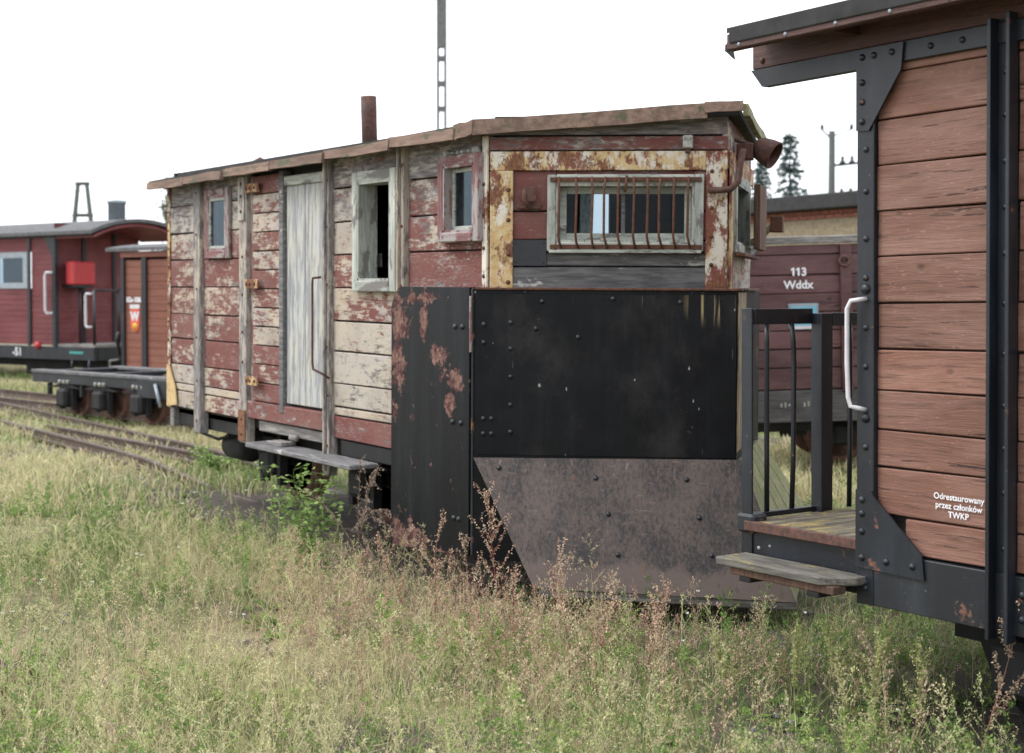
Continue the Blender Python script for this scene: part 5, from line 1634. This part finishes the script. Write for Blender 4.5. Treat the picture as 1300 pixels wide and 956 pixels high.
# ---- spruces and far tree
def spruce(name, loc, h, label, seed, spread=0.26):
    r = np.random.default_rng(seed)
    root = empty(name, loc)
    tag(root, label, 'tree', 'spruces beyond the yard')
    tube('trunk', root, [(0, 0, 0), (0.03, 0, h * 0.5), (0, 0, h * 0.99)], 0.13, 'bark', 7, taper=0.015)
    C, D, K = [], [], []
    z = h * 0.25
    while z < h * 0.985:
        k = (h - z) / h
        ln = h * spread * (k ** 0.85) + 0.12
        nb = r.integers(4, 7)
        a0 = r.uniform(0, 6.28)
        for b in range(nb):
            a = a0 + b * 6.28 / nb + r.normal(0, 0.25)
            l2 = ln * r.uniform(0.55, 1.15)
            m = int(8 + 30 * l2)
            t = r.uniform(0.05, 1, m)
            base = np.stack([np.cos(a) * t * l2, np.sin(a) * t * l2, z + (0.22 * l2 * t - 0.55 * l2 * t * t)], 1)
            off = r.normal(0, 1, (m, 3)) * np.array([1, 1, 0.5]) * (0.03 + 0.09 * l2 * (1 - t[:, None] * .6))
            C.append(base + off)
            dd = np.stack([np.full(m, np.cos(a)), np.full(m, np.sin(a)), np.full(m, -0.35)], 1) + r.normal(0, 0.55, (m, 3))
            D.append(dd)
            K.append(np.outer(r.uniform(0.6, 1.3, m), (0.075, 0.115, 0.105)))
        z += h * 0.028 * r.uniform(0.8, 1.3)
    C = np.concatenate(C); D = np.concatenate(D); K = np.concatenate(K)
    o = link_obj('crown', leaf_mesh('crown', flakes(C, D, 0.20, 0.085), K), root)
    return root


spruce('spruce_tree', (-38.9, 40.3, 0.1), 8.0, 'slim dark green spruce, the right one of two above the brick shed', 3, 0.165)
spruce('spruce_tree', (-43.2, 43.1, 0.1), 7.35, 'dark green spruce beside the rusty head lamp, left of the other spruce', 4, 0.19)


def broadleaf(loc, h, w, label, seed, col, lo=0.25):
    r = np.random.default_rng(seed)
    root = empty('broadleaf_tree', loc)
    tag(root, label, 'tree')
    tube('trunk', root, [(0, 0, 0), (0.1, 0, h * 0.4), (0, 0.1, h * 0.8)], 0.2, 'bark', 7, taper=0.05)
    for k in range(7):
        a = r.uniform(0, 6.28); z = h * r.uniform(0.3, 0.6)
        tube('limb', root, [(0, 0, z), (math.cos(a) * w * .25, math.sin(a) * w * .25, z + h * .12), (math.cos(a) * w * .42, math.sin(a) * w * .42, z + h * .25)], 0.06, 'bark', 5, taper=0.02)
    C, K = [], []
    for k in range(46):
        a = r.uniform(0, 6.28); zz_ = r.uniform(lo, 0.97)
        rr_ = w * 0.5 * math.sqrt(max(0.05, 1 - ((zz_ - 0.6) / 0.42) ** 2)) * r.uniform(0.3, 1)
        c = np.array([math.cos(a) * rr_, math.sin(a) * rr_, h * zz_])
        m = 150
        C.append(c + r.normal(0, 0.16 * w, (m, 3)) * np.array([.8, .8, .55]))
        K.append(np.outer(r.uniform(0.65, 1.3, m) * r.uniform(0.8, 1.15), col))
    C = np.concatenate(C); K = np.concatenate(K)
    link_obj('crown', leaf_mesh('crown', flakes(C, r.normal(size=C.shape), 0.22, 0.14), K), root)


broadleaf((-67.1, 26.9, 0.1), 7.3, 2.2, 'pale green tree just left of the plough wagon roof, far away', 5, (0.11, 0.15, 0.09))

# ------------------------------------------------------------------ meadow
def in_view(x, y, margin=0.06):
    c = x * Rt.x + y * Rt.y
    d = x * Fw.x + y * Fw.y
    return (d > 2.6) & (np.abs(c / np.maximum(d, .1)) < 0.36 + margin + 0.25 / np.maximum(d, 0.1))


def vnoise(x, y, s, seed):
    """cheap smooth 2-d noise in 0..1"""
    r = np.random.default_rng(seed)
    g = r.random((64, 64))
    u = (x * s) % 63; v = (y * s) % 63
    i = u.astype(int); j = v.astype(int)
    fu = u - i; fv = v - j
    fu = fu * fu * (3 - 2 * fu); fv = fv * fv * (3 - 2 * fv)
    return (g[i, j] * (1 - fu) * (1 - fv) + g[i + 1, j] * fu * (1 - fv) + g[i, j + 1] * (1 - fu) * fv + g[i + 1, j + 1] * fu * fv)


def blocked(x, y):
    """places where little grows: beneath the wagons, trodden cinders by the track"""
    a = (np.abs(y - 4.9) < 0.85) & (x > -10.2) & (x < -6.0)
    b = (np.abs(y - 4.9) < 0.8) & (x > -3.4)
    return a | b


def ghz(x):
    return 0.0075 * np.clip(-x, 0, 24)


def scatter(n, dmin, dmax, power=1.0):
    """random points in the visible wedge of ground"""
    d = dmin + (dmax - dmin) * rng.random(n) ** power
    c = (rng.random(n) * 2 - 1) * (0.42 * d + 0.25)
    x = Rt.x * c + Fw.x * d
    y = Rt.y * c + Fw.y * d
    return x, y, d


GREEN = np.array([[0.16, 0.25, 0.08], [0.22, 0.30, 0.105], [0.29, 0.34, 0.135], [0.13, 0.20, 0.065]])
STRAW = np.array([[0.54, 0.49, 0.29], [0.60, 0.54, 0.35], [0.49, 0.43, 0.25], [0.51, 0.49, 0.28]])
RUSSET = np.array([[0.54, 0.40, 0.28], [0.60, 0.46, 0.34], [0.50, 0.33, 0.25], [0.60, 0.50, 0.35]])


def pick(tab, n, var=0.25):
    return tab[rng.integers(0, len(tab), n)] * rng.uniform(1 - var, 1 + var, (n, 1))


def dirt(x, y):
    """1 where bare cinders show"""
    k = np.exp(-(((x + 9.0) / 2.2) ** 2 + ((y - 4.15) / 0.55) ** 2))
    k = np.maximum(k, 0.7 * np.exp(-(((x + 6.6) / 0.8) ** 2 + ((y - 2.0) / 0.5) ** 2)))
    k = np.maximum(k, 0.6 * np.exp(-(((x + 4.9) / 0.5) ** 2 + ((y - 4.3) / 0.4) ** 2)))
    k = np.maximum(k, np.clip((vnoise(x, y, 1.9, 77) - 0.66) * 5, 0, 0.85))
    return k


def foot(x, y):
    """0..1: thin growth along the foot of the plough blade"""
    ax_, ay_, bx_, by_ = -5.75, 3.85, -4.60, 4.95
    t = np.clip(((x - ax_) * (bx_ - ax_) + (y - ay_) * (by_ - ay_)) / ((bx_ - ax_) ** 2 + (by_ - ay_) ** 2), 0, 1)
    dd = np.hypot(x - ax_ - t * (bx_ - ax_), y - ay_ - t * (by_ - ay_))
    return np.clip((dd - 0.12) / 0.45, 0.12, 1)


def russet_w(x, y):
    return np.exp(-(((x + 5.25) / 1.05) ** 2 + ((y - 3.55) / 0.75) ** 2))


def blades(n, dmin, dmax, hmin, hmax, wd, power, name, label, seed_mix):
    x, y, d = scatter(n, dmin, dmax, power)
    p = 1 - 0.85 * dirt(x, y)
    p *= 0.35 + 0.65 * vnoise(x, y, 1.3, 5)
    p = np.where(blocked(x, y), p * 0.10, p)
    keep = rng.random(n) < p
    x, y, d = x[keep], y[keep], d[keep]
    n = len(x)
    h = rng.uniform(hmin, hmax, n) * (0.6 + 0.8 * vnoise(x, y, 0.9, 8))
    lean = rng.normal(0, 0.38, (n, 2))
    b = np.stack([x, y, ghz(x) - 0.01], 1)
    m = b + np.stack([lean[:, 0] * h * .35, lean[:, 1] * h * .35, h * .58], 1)
    t = b + np.stack([lean[:, 0] * h * 1.05, lean[:, 1] * h * 1.05, h * (1 - 0.25 * np.linalg.norm(lean, axis=1))], 1)
    w = wd * rng.uniform(0.6, 1.4, n)
    q1 = ribbon(b, m, w, w * 0.8)
    s = (q1[:, 2] - q1[:, 3])
    q2 = np.stack([q1[:, 3], q1[:, 2], t + s * .1, t - s * .1], 1)
    g = vnoise(x, y, 0.55, 21) * 0.65 + vnoise(x, y, 2.3, 22) * 0.35
    g = g - 0.25 * (d > 10) + seed_mix
    isg = rng.random(n) < np.clip((g - 0.32) * 3.2, 0.06, 0.95)
    c = np.where(isg[:, None], pick(GREEN, n), pick(STRAW, n))
    o = link_obj(name, leaf_mesh(name, np.concatenate([q1, q2]), np.concatenate([c, c * 1.08])), None)
    tag(o, label, 'grass', kind='stuff')
    return o


blades(85000, 2.7, 9.0, 0.04, 0.14, 0.0022, 0.85, 'meadow_grass', 'short mixed green and straw coloured grass in the foreground', 0.10)
blades(120000, 8.5, 30, 0.05, 0.18, 0.006, 0.9, 'meadow_grass', 'pale dry grass across the yard further off', 0.0)

blades(60000, 8.0, 18, 0.05, 0.16, 0.0045, 0.9, 'meadow_grass', 'dry grass growing between and beside the rails', 0.05)


def weed_template(kind, seed, h=0.4):
    """upright weed: wiry stem, side twigs, tiny leaves or seed clusters. returns quads, class (0 stem, 1 flake)"""
    r = np.random.default_rng(seed)
    Q, K = [], []
    if kind == 'rosette':
        for b in range(r.integers(9, 15)):
            a = r.uniform(0, 6.28); up = r.uniform(0.15, 1.3)
            d = np.array([math.cos(a), math.sin(a), up]); d /= np.linalg.norm(d)
            ln = r.uniform(0.5, 1.0) * h * 0.55
            p1 = d * ln * 0.35
            Q.append(ribbon(np.zeros((1, 3)), p1[None], 0.003, 0.003)); K.append(np.zeros(1))
            wv_ = np.cross(d, [0, 0, 1]); wv_ /= np.linalg.norm(wv_) + 1e-6
            w = ln * r.uniform(0.14, 0.24)
            tip = p1 + d * ln * 0.65 + np.array([0, 0, -0.12 * ln]); mid = p1 + d * ln * 0.33
            Q.append(np.stack([p1, mid + wv_ * w, tip, mid - wv_ * w])[None]); K.append(np.ones(1))
        return np.concatenate(Q), np.concatenate(K)
    bend = r.normal(0, 0.12, 2)
    def P(t): return np.array([bend[0] * h * t * t, bend[1] * h * t * t, h * t])
    ts = np.linspace(0, 1, 6)
    pts = np.array([P(t) for t in ts])
    Q.append(ribbon(pts[:-1], pts[1:], 0.0016 * (1.2 - ts[:-1]), 0.0016 * (1.2 - ts[1:]))); K.append(np.zeros(5))
    nb = r.integers(9, 15)
    for b in range(nb):
        t = r.uniform(0.18, 0.97)
        a = r.uniform(0, 6.28)
        ln = h * (0.34 if kind != 'leafy' else 0.22) * (1.15 - t) * r.uniform(0.5, 1.2) + 0.02
        up = r.uniform(0.5, 1.4)
        d = np.array([math.cos(a), math.sin(a), up]); d /= np.linalg.norm(d)
        p0 = P(t); p1 = p0 + d * ln
        Q.append(ribbon(p0[None], p1[None], 0.0009, 0.0005)); K.append(np.zeros(1))
        m = int(5 + ln * (80 if kind != 'leafy' else 45))
        tt = r.uniform(0.15, 1.05, m)
        cen = p0 + np.outer(tt, p1 - p0) + r.normal(0, 0.004, (m, 3))
        dd = r.normal(0, 0.7, (m, 3)) + d
        if kind == 'leafy':
            Q.append(flakes(cen, dd + np.array([0, 0, -.2]), r.uniform(0.014, 0.034, m), r.uniform(0.006, 0.012, m)))
        else:
            Q.append(flakes(cen, dd, r.uniform(0.006, 0.014, m), r.uniform(0.004, 0.007, m)))
        K.append(np.ones(m))
    m = 14
    tt = r.uniform(0.7, 1.03, m)
    cen = np.array([P(t) for t in tt]) + r.normal(0, 0.004, (m, 3))
    Q.append(flakes(cen, r.normal(0, .6, (m, 3)) + [0, 0, 1], 0.012, 0.006)); K.append(np.ones(m))
    return np.concatenate(Q), np.concatenate(K)


def weeds(name, label, kind, n, dmin, dmax, power, hs, density, flake_cols, stem_cols):
    temps = [weed_template(kind, 100 + k + 0, 1.0 * 0.4) for k in range(7)]
    x, y, d = scatter(n, dmin, dmax, power)
    keep = rng.random(n) < density(x, y, d) * np.where(blocked(x, y), 0.06, 1.0) * foot(x, y)
    x, y = x[keep], y[keep]
    allq, allc = [], []
    idx = rng.integers(0, len(temps), len(x))
    for ti, (q, k) in enumerate(temps):
        sel = np.where(idx == ti)[0]
        if len(sel) == 0: continue
        m = len(sel)
        sc = rng.uniform(hs[0], hs[1], m) / 0.4 * (0.7 + 0.6 * vnoise(x[sel], y[sel], 1.7, 31))
        an = rng.uniform(0, 6.28, m)
        ca, sa = np.cos(an), np.sin(an)
        qq = q[None].repeat(m, 0)
        shp = np.stack([ca[:, None, None] * qq[..., 0] - sa[:, None, None] * qq[..., 1], sa[:, None, None] * qq[..., 0] + ca[:, None, None] * qq[..., 1], qq[..., 2]], -1)
        sxy = np.maximum(sc, 0.75)
        shp = shp * np.stack([sxy * .9, sxy * .9, sc], 1)[:, None, None, :]
        lean = rng.normal(0, 0.10, (m, 2))
        shp[..., 0] += shp[..., 2] * lean[:, 0, None, None]
        shp[..., 1] += shp[..., 2] * lean[:, 1, None, None]
        shp += np.stack([x[sel], y[sel], ghz(x[sel]) - 0.01], 1)[:, None, None, :]
        fc = pick(flake_cols, m); stc = pick(stem_cols, m)
        c = np.where(k[None, :, None] > 0.5, fc[:, None, :], stc[:, None, :]) * rng.uniform(0.75, 1.3, (m, len(k), 1))
        allq.append(shp.reshape(-1, 4, 3)); allc.append(c.reshape(-1, 3))
    o = link_obj(name, leaf_mesh(name, np.concatenate(allq), np.concatenate(allc)), None)
    tag(o, label, 'weeds', kind='stuff')
    return o


SEED_T = np.array([[0.54, 0.52, 0.27], [0.61, 0.56, 0.34], [0.47, 0.50, 0.24], [0.57, 0.49, 0.31]])
LEAF_T = np.array([[0.17, 0.29, 0.07], [0.23, 0.34, 0.09], [0.30, 0.37, 0.12], [0.14, 0.24, 0.065]])
PINKST = np.array([[0.38, 0.20, 0.16], [0.34, 0.20, 0.14], [0.42, 0.24, 0.19]])

weeds('seed_weeds', 'pale straw seed-headed weeds covering the foreground', 'seed', 4200, 2.7, 8.8, 0.8, (0.12, 0.36),
      lambda x, y, d: (0.30 + 0.7 * vnoise(x, y, 1.1, 41)) * (1 - 0.85 * dirt(x, y)) * (1 - 0.55 * russet_w(x, y)) * np.where((x > -4.6) & (y > 3.0), 0.45, 1.0), SEED_T, STRAW)
weeds('leafy_weeds', 'low green leafy weeds among the dry grass', 'leafy', 4600, 2.7, 10.0, 0.8, (0.08, 0.26),
      lambda x, y, d: np.clip(1.5 * vnoise(x, y, 0.8, 51) - 0.2, 0, 1) * (1 - 0.8 * dirt(x, y)), LEAF_T, GREEN)
weeds('broad_leaved_weeds', 'low rosettes of broad green leaves near the track and in the grass', 'rosette', 900, 2.8, 11.0, 0.85, (0.08, 0.24),
      lambda x, y, d: np.clip(2.2 * vnoise(x, y, 0.9, 61) - 0.7, 0, 1) * (1 - 0.6 * dirt(x, y)), LEAF_T * 0.75, GREEN)
weeds('russet_weeds', 'brownish pink seeding weeds massed in front of the plough blade', 'seed', 3600, 2.9, 7.6, 0.8, (0.14, 0.36),
      lambda x, y, d: np.clip(1.25 * russet_w(x, y) * (0.35 + vnoise(x, y, 2.2, 71)) + 0.03, 0, 1), RUSSET, PINKST)


# ------------------------------------------------------------------ single plants
def plant(name, label, cat, loc, stems, leaves, stem_mat_cols, leaf_cols, group=None):
    """stems: list of (p0, p1, w0, w1); leaves: list of (centre, dir, length, width)"""
    root = empty(name, (loc[0], loc[1], gz(loc[0], 0)))
    tag(root, label, cat, group)
    a = np.array([q[0] for q in stems]); b = np.array([q[1] for q in stems])
    w0 = np.array([q[2] for q in stems]); w1 = np.array([q[3] for q in stems])
    st = np.concatenate([ribbon(a, b, w0, w1), ribbon(a, b, w0, w1)])
    tag(link_obj('stem', leaf_mesh('stem', st, pick(stem_mat_cols, len(st), .2)), root), kind='stuff')
    c = np.array([q[0] for q in leaves]); d = np.array([q[1] for q in leaves])
    lf = flakes(c, d, np.array([q[2] for q in leaves]), np.array([q[3] for q in leaves]))
    tag(link_obj('leaves' if cat == 'bush' else 'seed_heads', leaf_mesh('leaves', lf, pick(leaf_cols, len(lf), .3)), root), kind='stuff')
    return root


def arc(p, d, ln, n, droop, r):
    """points of a twig that starts at p along d and bends over"""
    pts = [np.array(p, float)]
    d = np.array(d, float); d /= np.linalg.norm(d)
    for k in range(n):
        d = d + np.array([r.normal(0, .06), r.normal(0, .06), -droop]); d /= np.linalg.norm(d)
        pts.append(pts[-1] + d * ln / n)
    return pts


def twig(pts, w0, w1, stems):
    n = len(pts) - 1
    for i in range(n):
        a = w0 + (w1 - w0) * i / n; b = w0 + (w1 - w0) * (i + 1) / n
        stems.append((pts[i], pts[i + 1], a, b))


def seed_twig(pts, stems, leaves, r, dens, ln=0.011, wd=0.006, w0=.0013, hang=0.3):
    twig(pts, w0, w0 * .5, stems)
    n = len(pts) - 1
    for i in range(n):
        m = max(1, int(dens * np.linalg.norm(pts[i + 1] - pts[i])))
        for _ in range(m):
            c = pts[i] + (pts[i + 1] - pts[i]) * r.random() + r.normal(0, .0035, 3)
            leaves.append((c, r.normal(0, .6, 3) + [0, 0, -hang], ln * r.uniform(.6, 1.4), wd * r.uniform(.6, 1.3)))


# the big dry mugwort in front of the wing
r = np.random.default_rng(77)
st, lv = [], []
main = arc((0, 0, 0), (0.50, -0.10, 0.9), 0.50, 8, 0.012, r)
twig(main, 0.006, 0.0035, st)
for k, (i, d, ln, dr) in enumerate(((3, (-0.5, -.25, 1.0), .36, .05), (4, (.15, -.15, 1.0), .40, .03), (5, (.45, -.1, 1.0), .36, .10), (6, (.75, -.25, .75), .40, .10), (7, (.9, -.1, .45), .36, .11),
                                     (5, (.9, -.35, .22), .38, .06), (8, (.55, -.2, .9), .34, .13), (8, (.9, -.3, .5), .33, .12), (4, (.8, -.3, .05), .26, .08), (2, (-.7, -.3, .5), .16, .05))):
    br_ = arc(main[i], d, ln * 1.2, 9, dr * .8, r)
    seed_twig(br_, st, lv, r, 40, w0=.0026)
    for j in range(4, len(br_)):
        for q in range(2):
            dd = (br_[j] - br_[j - 1]); dd = dd / np.linalg.norm(dd)
            sub = arc(br_[j], dd + r.normal(0, .55, 3), r.uniform(.03, .075), 4, .25, r)
            seed_twig(sub, st, lv, r, 230, hang=.8)
DRY = np.array([[0.34, 0.25, 0.20], [0.42, 0.32, 0.25], [0.28, 0.20, 0.17], [0.46, 0.37, 0.27]])
plant('dry_mugwort', 'large dead mugwort with drooping brown twigs leaning across the black plough wing', 'weed', (-6.98, 3.80), st, lv, DRY * .75, DRY)

# the leafy bush beneath the wagon's step
def bush(name, label, loc, h, w, n, seed, cols, lmin=.025, lmax=.05):
    r = np.random.default_rng(seed)
    st, lv = [], []
    for k in range(n):
        a = r.uniform(0, 6.28)
        b = arc((r.normal(0, .03), r.normal(0, .03), 0), (math.cos(a) * w, math.sin(a) * w, 1), h * r.uniform(.55, 1.05), 9, .03, r)
        twig(b, .003, .001, st)
        for i in range(2, 10):
            for q in range(r.integers(3, 6)):
                d = r.normal(0, 1, 3); d[2] = abs(d[2]) * .35
                p1 = b[i] + d / np.linalg.norm(d) * r.uniform(.02, .06)
                st.append((b[i], p1, .001, .0007))
                lv.append((p1, d + [0, 0, -.3], r.uniform(lmin, lmax), r.uniform(lmin, lmax) * .55))
    return plant(name, label, 'bush', loc, st, lv, GREEN, cols)


BRIGHT = np.array([[0.24, 0.38, 0.10], [0.31, 0.44, 0.14], [0.19, 0.30, 0.08], [0.38, 0.47, 0.19]])
bush('leafy_bush', 'bright green leafy bush growing in front of the plough wagon step', (-7.38, 3.70), .62, .28, 17, 5, BRIGHT)
bush('leafy_bush', 'small green plant growing between the rails behind the step of the plough wagon', (-11.6, 5.0), .30, .8, 14, 6, BRIGHT)
bush('leafy_bush', 'green nettle clump under the maroon wagon, behind the platform railing', (-8.35, 8.1), .55, .35, 12, 9, BRIGHT * .8)

# tall russet weeds standing before the plough plates
def tall_weed(label, loc, h, seed, cols, stemc, lean=(0, 0), twigs=16, dens=420, group=None, spread=.5, name='tall_weed'):
    r = np.random.default_rng(seed)
    st, lv = [], []
    main = arc((0, 0, 0), (lean[0] + r.normal(0, .05), lean[1] + r.normal(0, .05), 1), h, 12, .002, r)
    twig(main, .0032, .0012, st)
    seed_twig(main[9:], st, lv, r, dens)
    for k in range(twigs):
        i = r.integers(3, 12)
        a = r.uniform(0, 6.28)
        t = arc(main[i], (math.cos(a) * spread, math.sin(a) * spread, 1), h * .34 * (1.15 - i / 13) * r.uniform(.6, 1.3) + .03, 5, .03, r)
        seed_twig(t, st, lv, r, dens)
    return plant(name, label, 'weed', loc, st, lv, stemc, cols, group)


REDST = np.array([[0.34, 0.07, 0.08], [0.40, 0.12, 0.11], [0.28, 0.10, 0.08]])
pos = [(-5.25, 3.60, .72), (-6.05, 3.58, .40), (-5.85, 3.60, .50), (-5.55, 3.45, .34), (-5.40, 3.42, .40), (-5.05, 3.55, .40), (-4.85, 3.72, .52), (-4.62, 3.70, .36), (-4.55, 3.95, .38), (-4.95, 3.35, .34),
       (-5.68, 3.72, .42), (-4.40, 3.75, .34), (-6.30, 3.45, .36), (-5.15, 3.85, .36)]
for k, (x, y, h) in enumerate(pos):
    if k == 0:
        lab = 'tallest red-stemmed weed, standing before the plough blade'
        tall_weed(lab, (x, y), h, 300, RUSSET, REDST, (.10, .05), 18, 300)
    else:
        tall_weed('russet seeding weed on a reddish stem in front of the plough plates', (x, y), h, 300 + k, RUSSET, REDST if k % 2 else PINKST, (r.normal(0, .08), r.normal(0, .08)), 11, 300, 'russet weeds before the plough')
PALE = np.array([[0.44, 0.44, 0.20], [0.52, 0.50, 0.26], [0.38, 0.42, 0.17]])
for k, (x, y, h) in enumerate([(-3.95, 3.80, .30), (-3.74, 3.92, .36), (-3.50, 3.96, .42), (-3.38, 3.90, .38), (-3.22, 3.98, .36)]):
    tall_weed('pale green goosefoot spike by the wheels of the brown wagon', (x, y), h, 400 + k, PALE, PALE * .8, (r.normal(0, .06), r.normal(0, .06)), 14, 520, 'goosefoot spikes at lower right', .3, 'goosefoot')
for k, (x, y, h, l) in enumerate([(-3.42, 3.97, .58, (.12, 0.1)), (-3.0, 4.0, .62, (.30, .2))]):
    tall_weed(['dry pinkish brown weed spike under the corner gusset of the brown wagon', 'dry pinkish brown weed leaning right beneath the steel channel of the brown wagon'][k], (x, y), h, 450 + k, RUSSET * .9, PINKST, l, 7, 420, None, .6)


# ------------------------------------------------------------------ small things in the grass
def flowers():
    n = 260
    x, y, d = scatter(n, 3.2, 12, 0.9)
    keep = (~blocked(x, y)) & (rng.random(n) < np.clip(vnoise(x, y, 0.8, 91) * 1.6 - .35, 0, 1))
    x, y = x[keep], y[keep]
    c = np.stack([x, y, ghz(x) + rng.uniform(.10, .26, len(x))], 1)
    Q, K = [], []
    for k in range(5):
        a = k * 6.28 / 5
        dd = np.tile(np.array([math.cos(a), math.sin(a), .35]), (len(x), 1)) + rng.normal(0, .15, (len(x), 3))
        Q.append(flakes(c, dd, .011, .009)); K.append(np.tile((.75, .75, .72), (len(x), 1)))
    st = ribbon(np.stack([x, y, ghz(x)], 1), c, .001, .0008)
    Q.append(st); K.append(pick(GREEN, len(x)))
    o = link_obj('wild_flowers', leaf_mesh('wild_flowers', np.concatenate(Q), np.concatenate(K)), None)
    tag(o, 'tiny white wild flowers dotted through the grass', 'flowers', kind='stuff')


flowers()


def pebbles():
    bm = bmesh.new()
    x, y, d = scatter(900, 2.9, 11, .9)
    for a, b in zip(x, y):
        if rng.random() > 0.25 + 0.75 * float(dirt(np.array([a]), np.array([b]))[0]): continue
        r_ = rng.uniform(.006, .022)
        m = Matrix.Translation((a, b, float(ghz(np.array(a))) + r_ * .3)) @ Euler(tuple(rng.uniform(0, 6, 3))).to_matrix().to_4x4() @ Matrix.Diagonal((r_, r_ * rng.uniform(.6, 1), r_ * rng.uniform(.4, .8), 1))
        bmesh.ops.create_icosphere(bm, subdivisions=1, radius=1, matrix=m)
    me = bpy.data.meshes.new('pebbles'); bm.to_mesh(me); bm.free()
    tag(link_obj('pebbles', me, None, 'stone_grey'), 'grey cinders and small stones between the weeds', 'stones', kind='stuff')


pebbles()

# ------------------------------------------------------------------ overhead wires
def wire(name, label, a, b, sag, rad):
    a, b = Vector(a), Vector(b)
    pts = [a.lerp(b, k / 16) - a - Vector((0, 0, sag * 4 * (k / 16) * (1 - k / 16))) for k in range(17)]
    v, f = tube_data(pts, rad, 4)
    o = link_obj(name, mesh(name, v, f), None, 'black_steel', a)
    tag(o, label, 'wire')


wire('overhead_wire', 'thin wire running left from the A-shaped pole', (-69.5, 22.9, 6.9), (-95, -6, 6.6), 0.5, 0.012)
wire('overhead_wire', 'thin wire running right from the lower arm of the insulator pole', (-40.8, 46.5, 7.5), (-10, 75, 7.7), 0.4, 0.012)
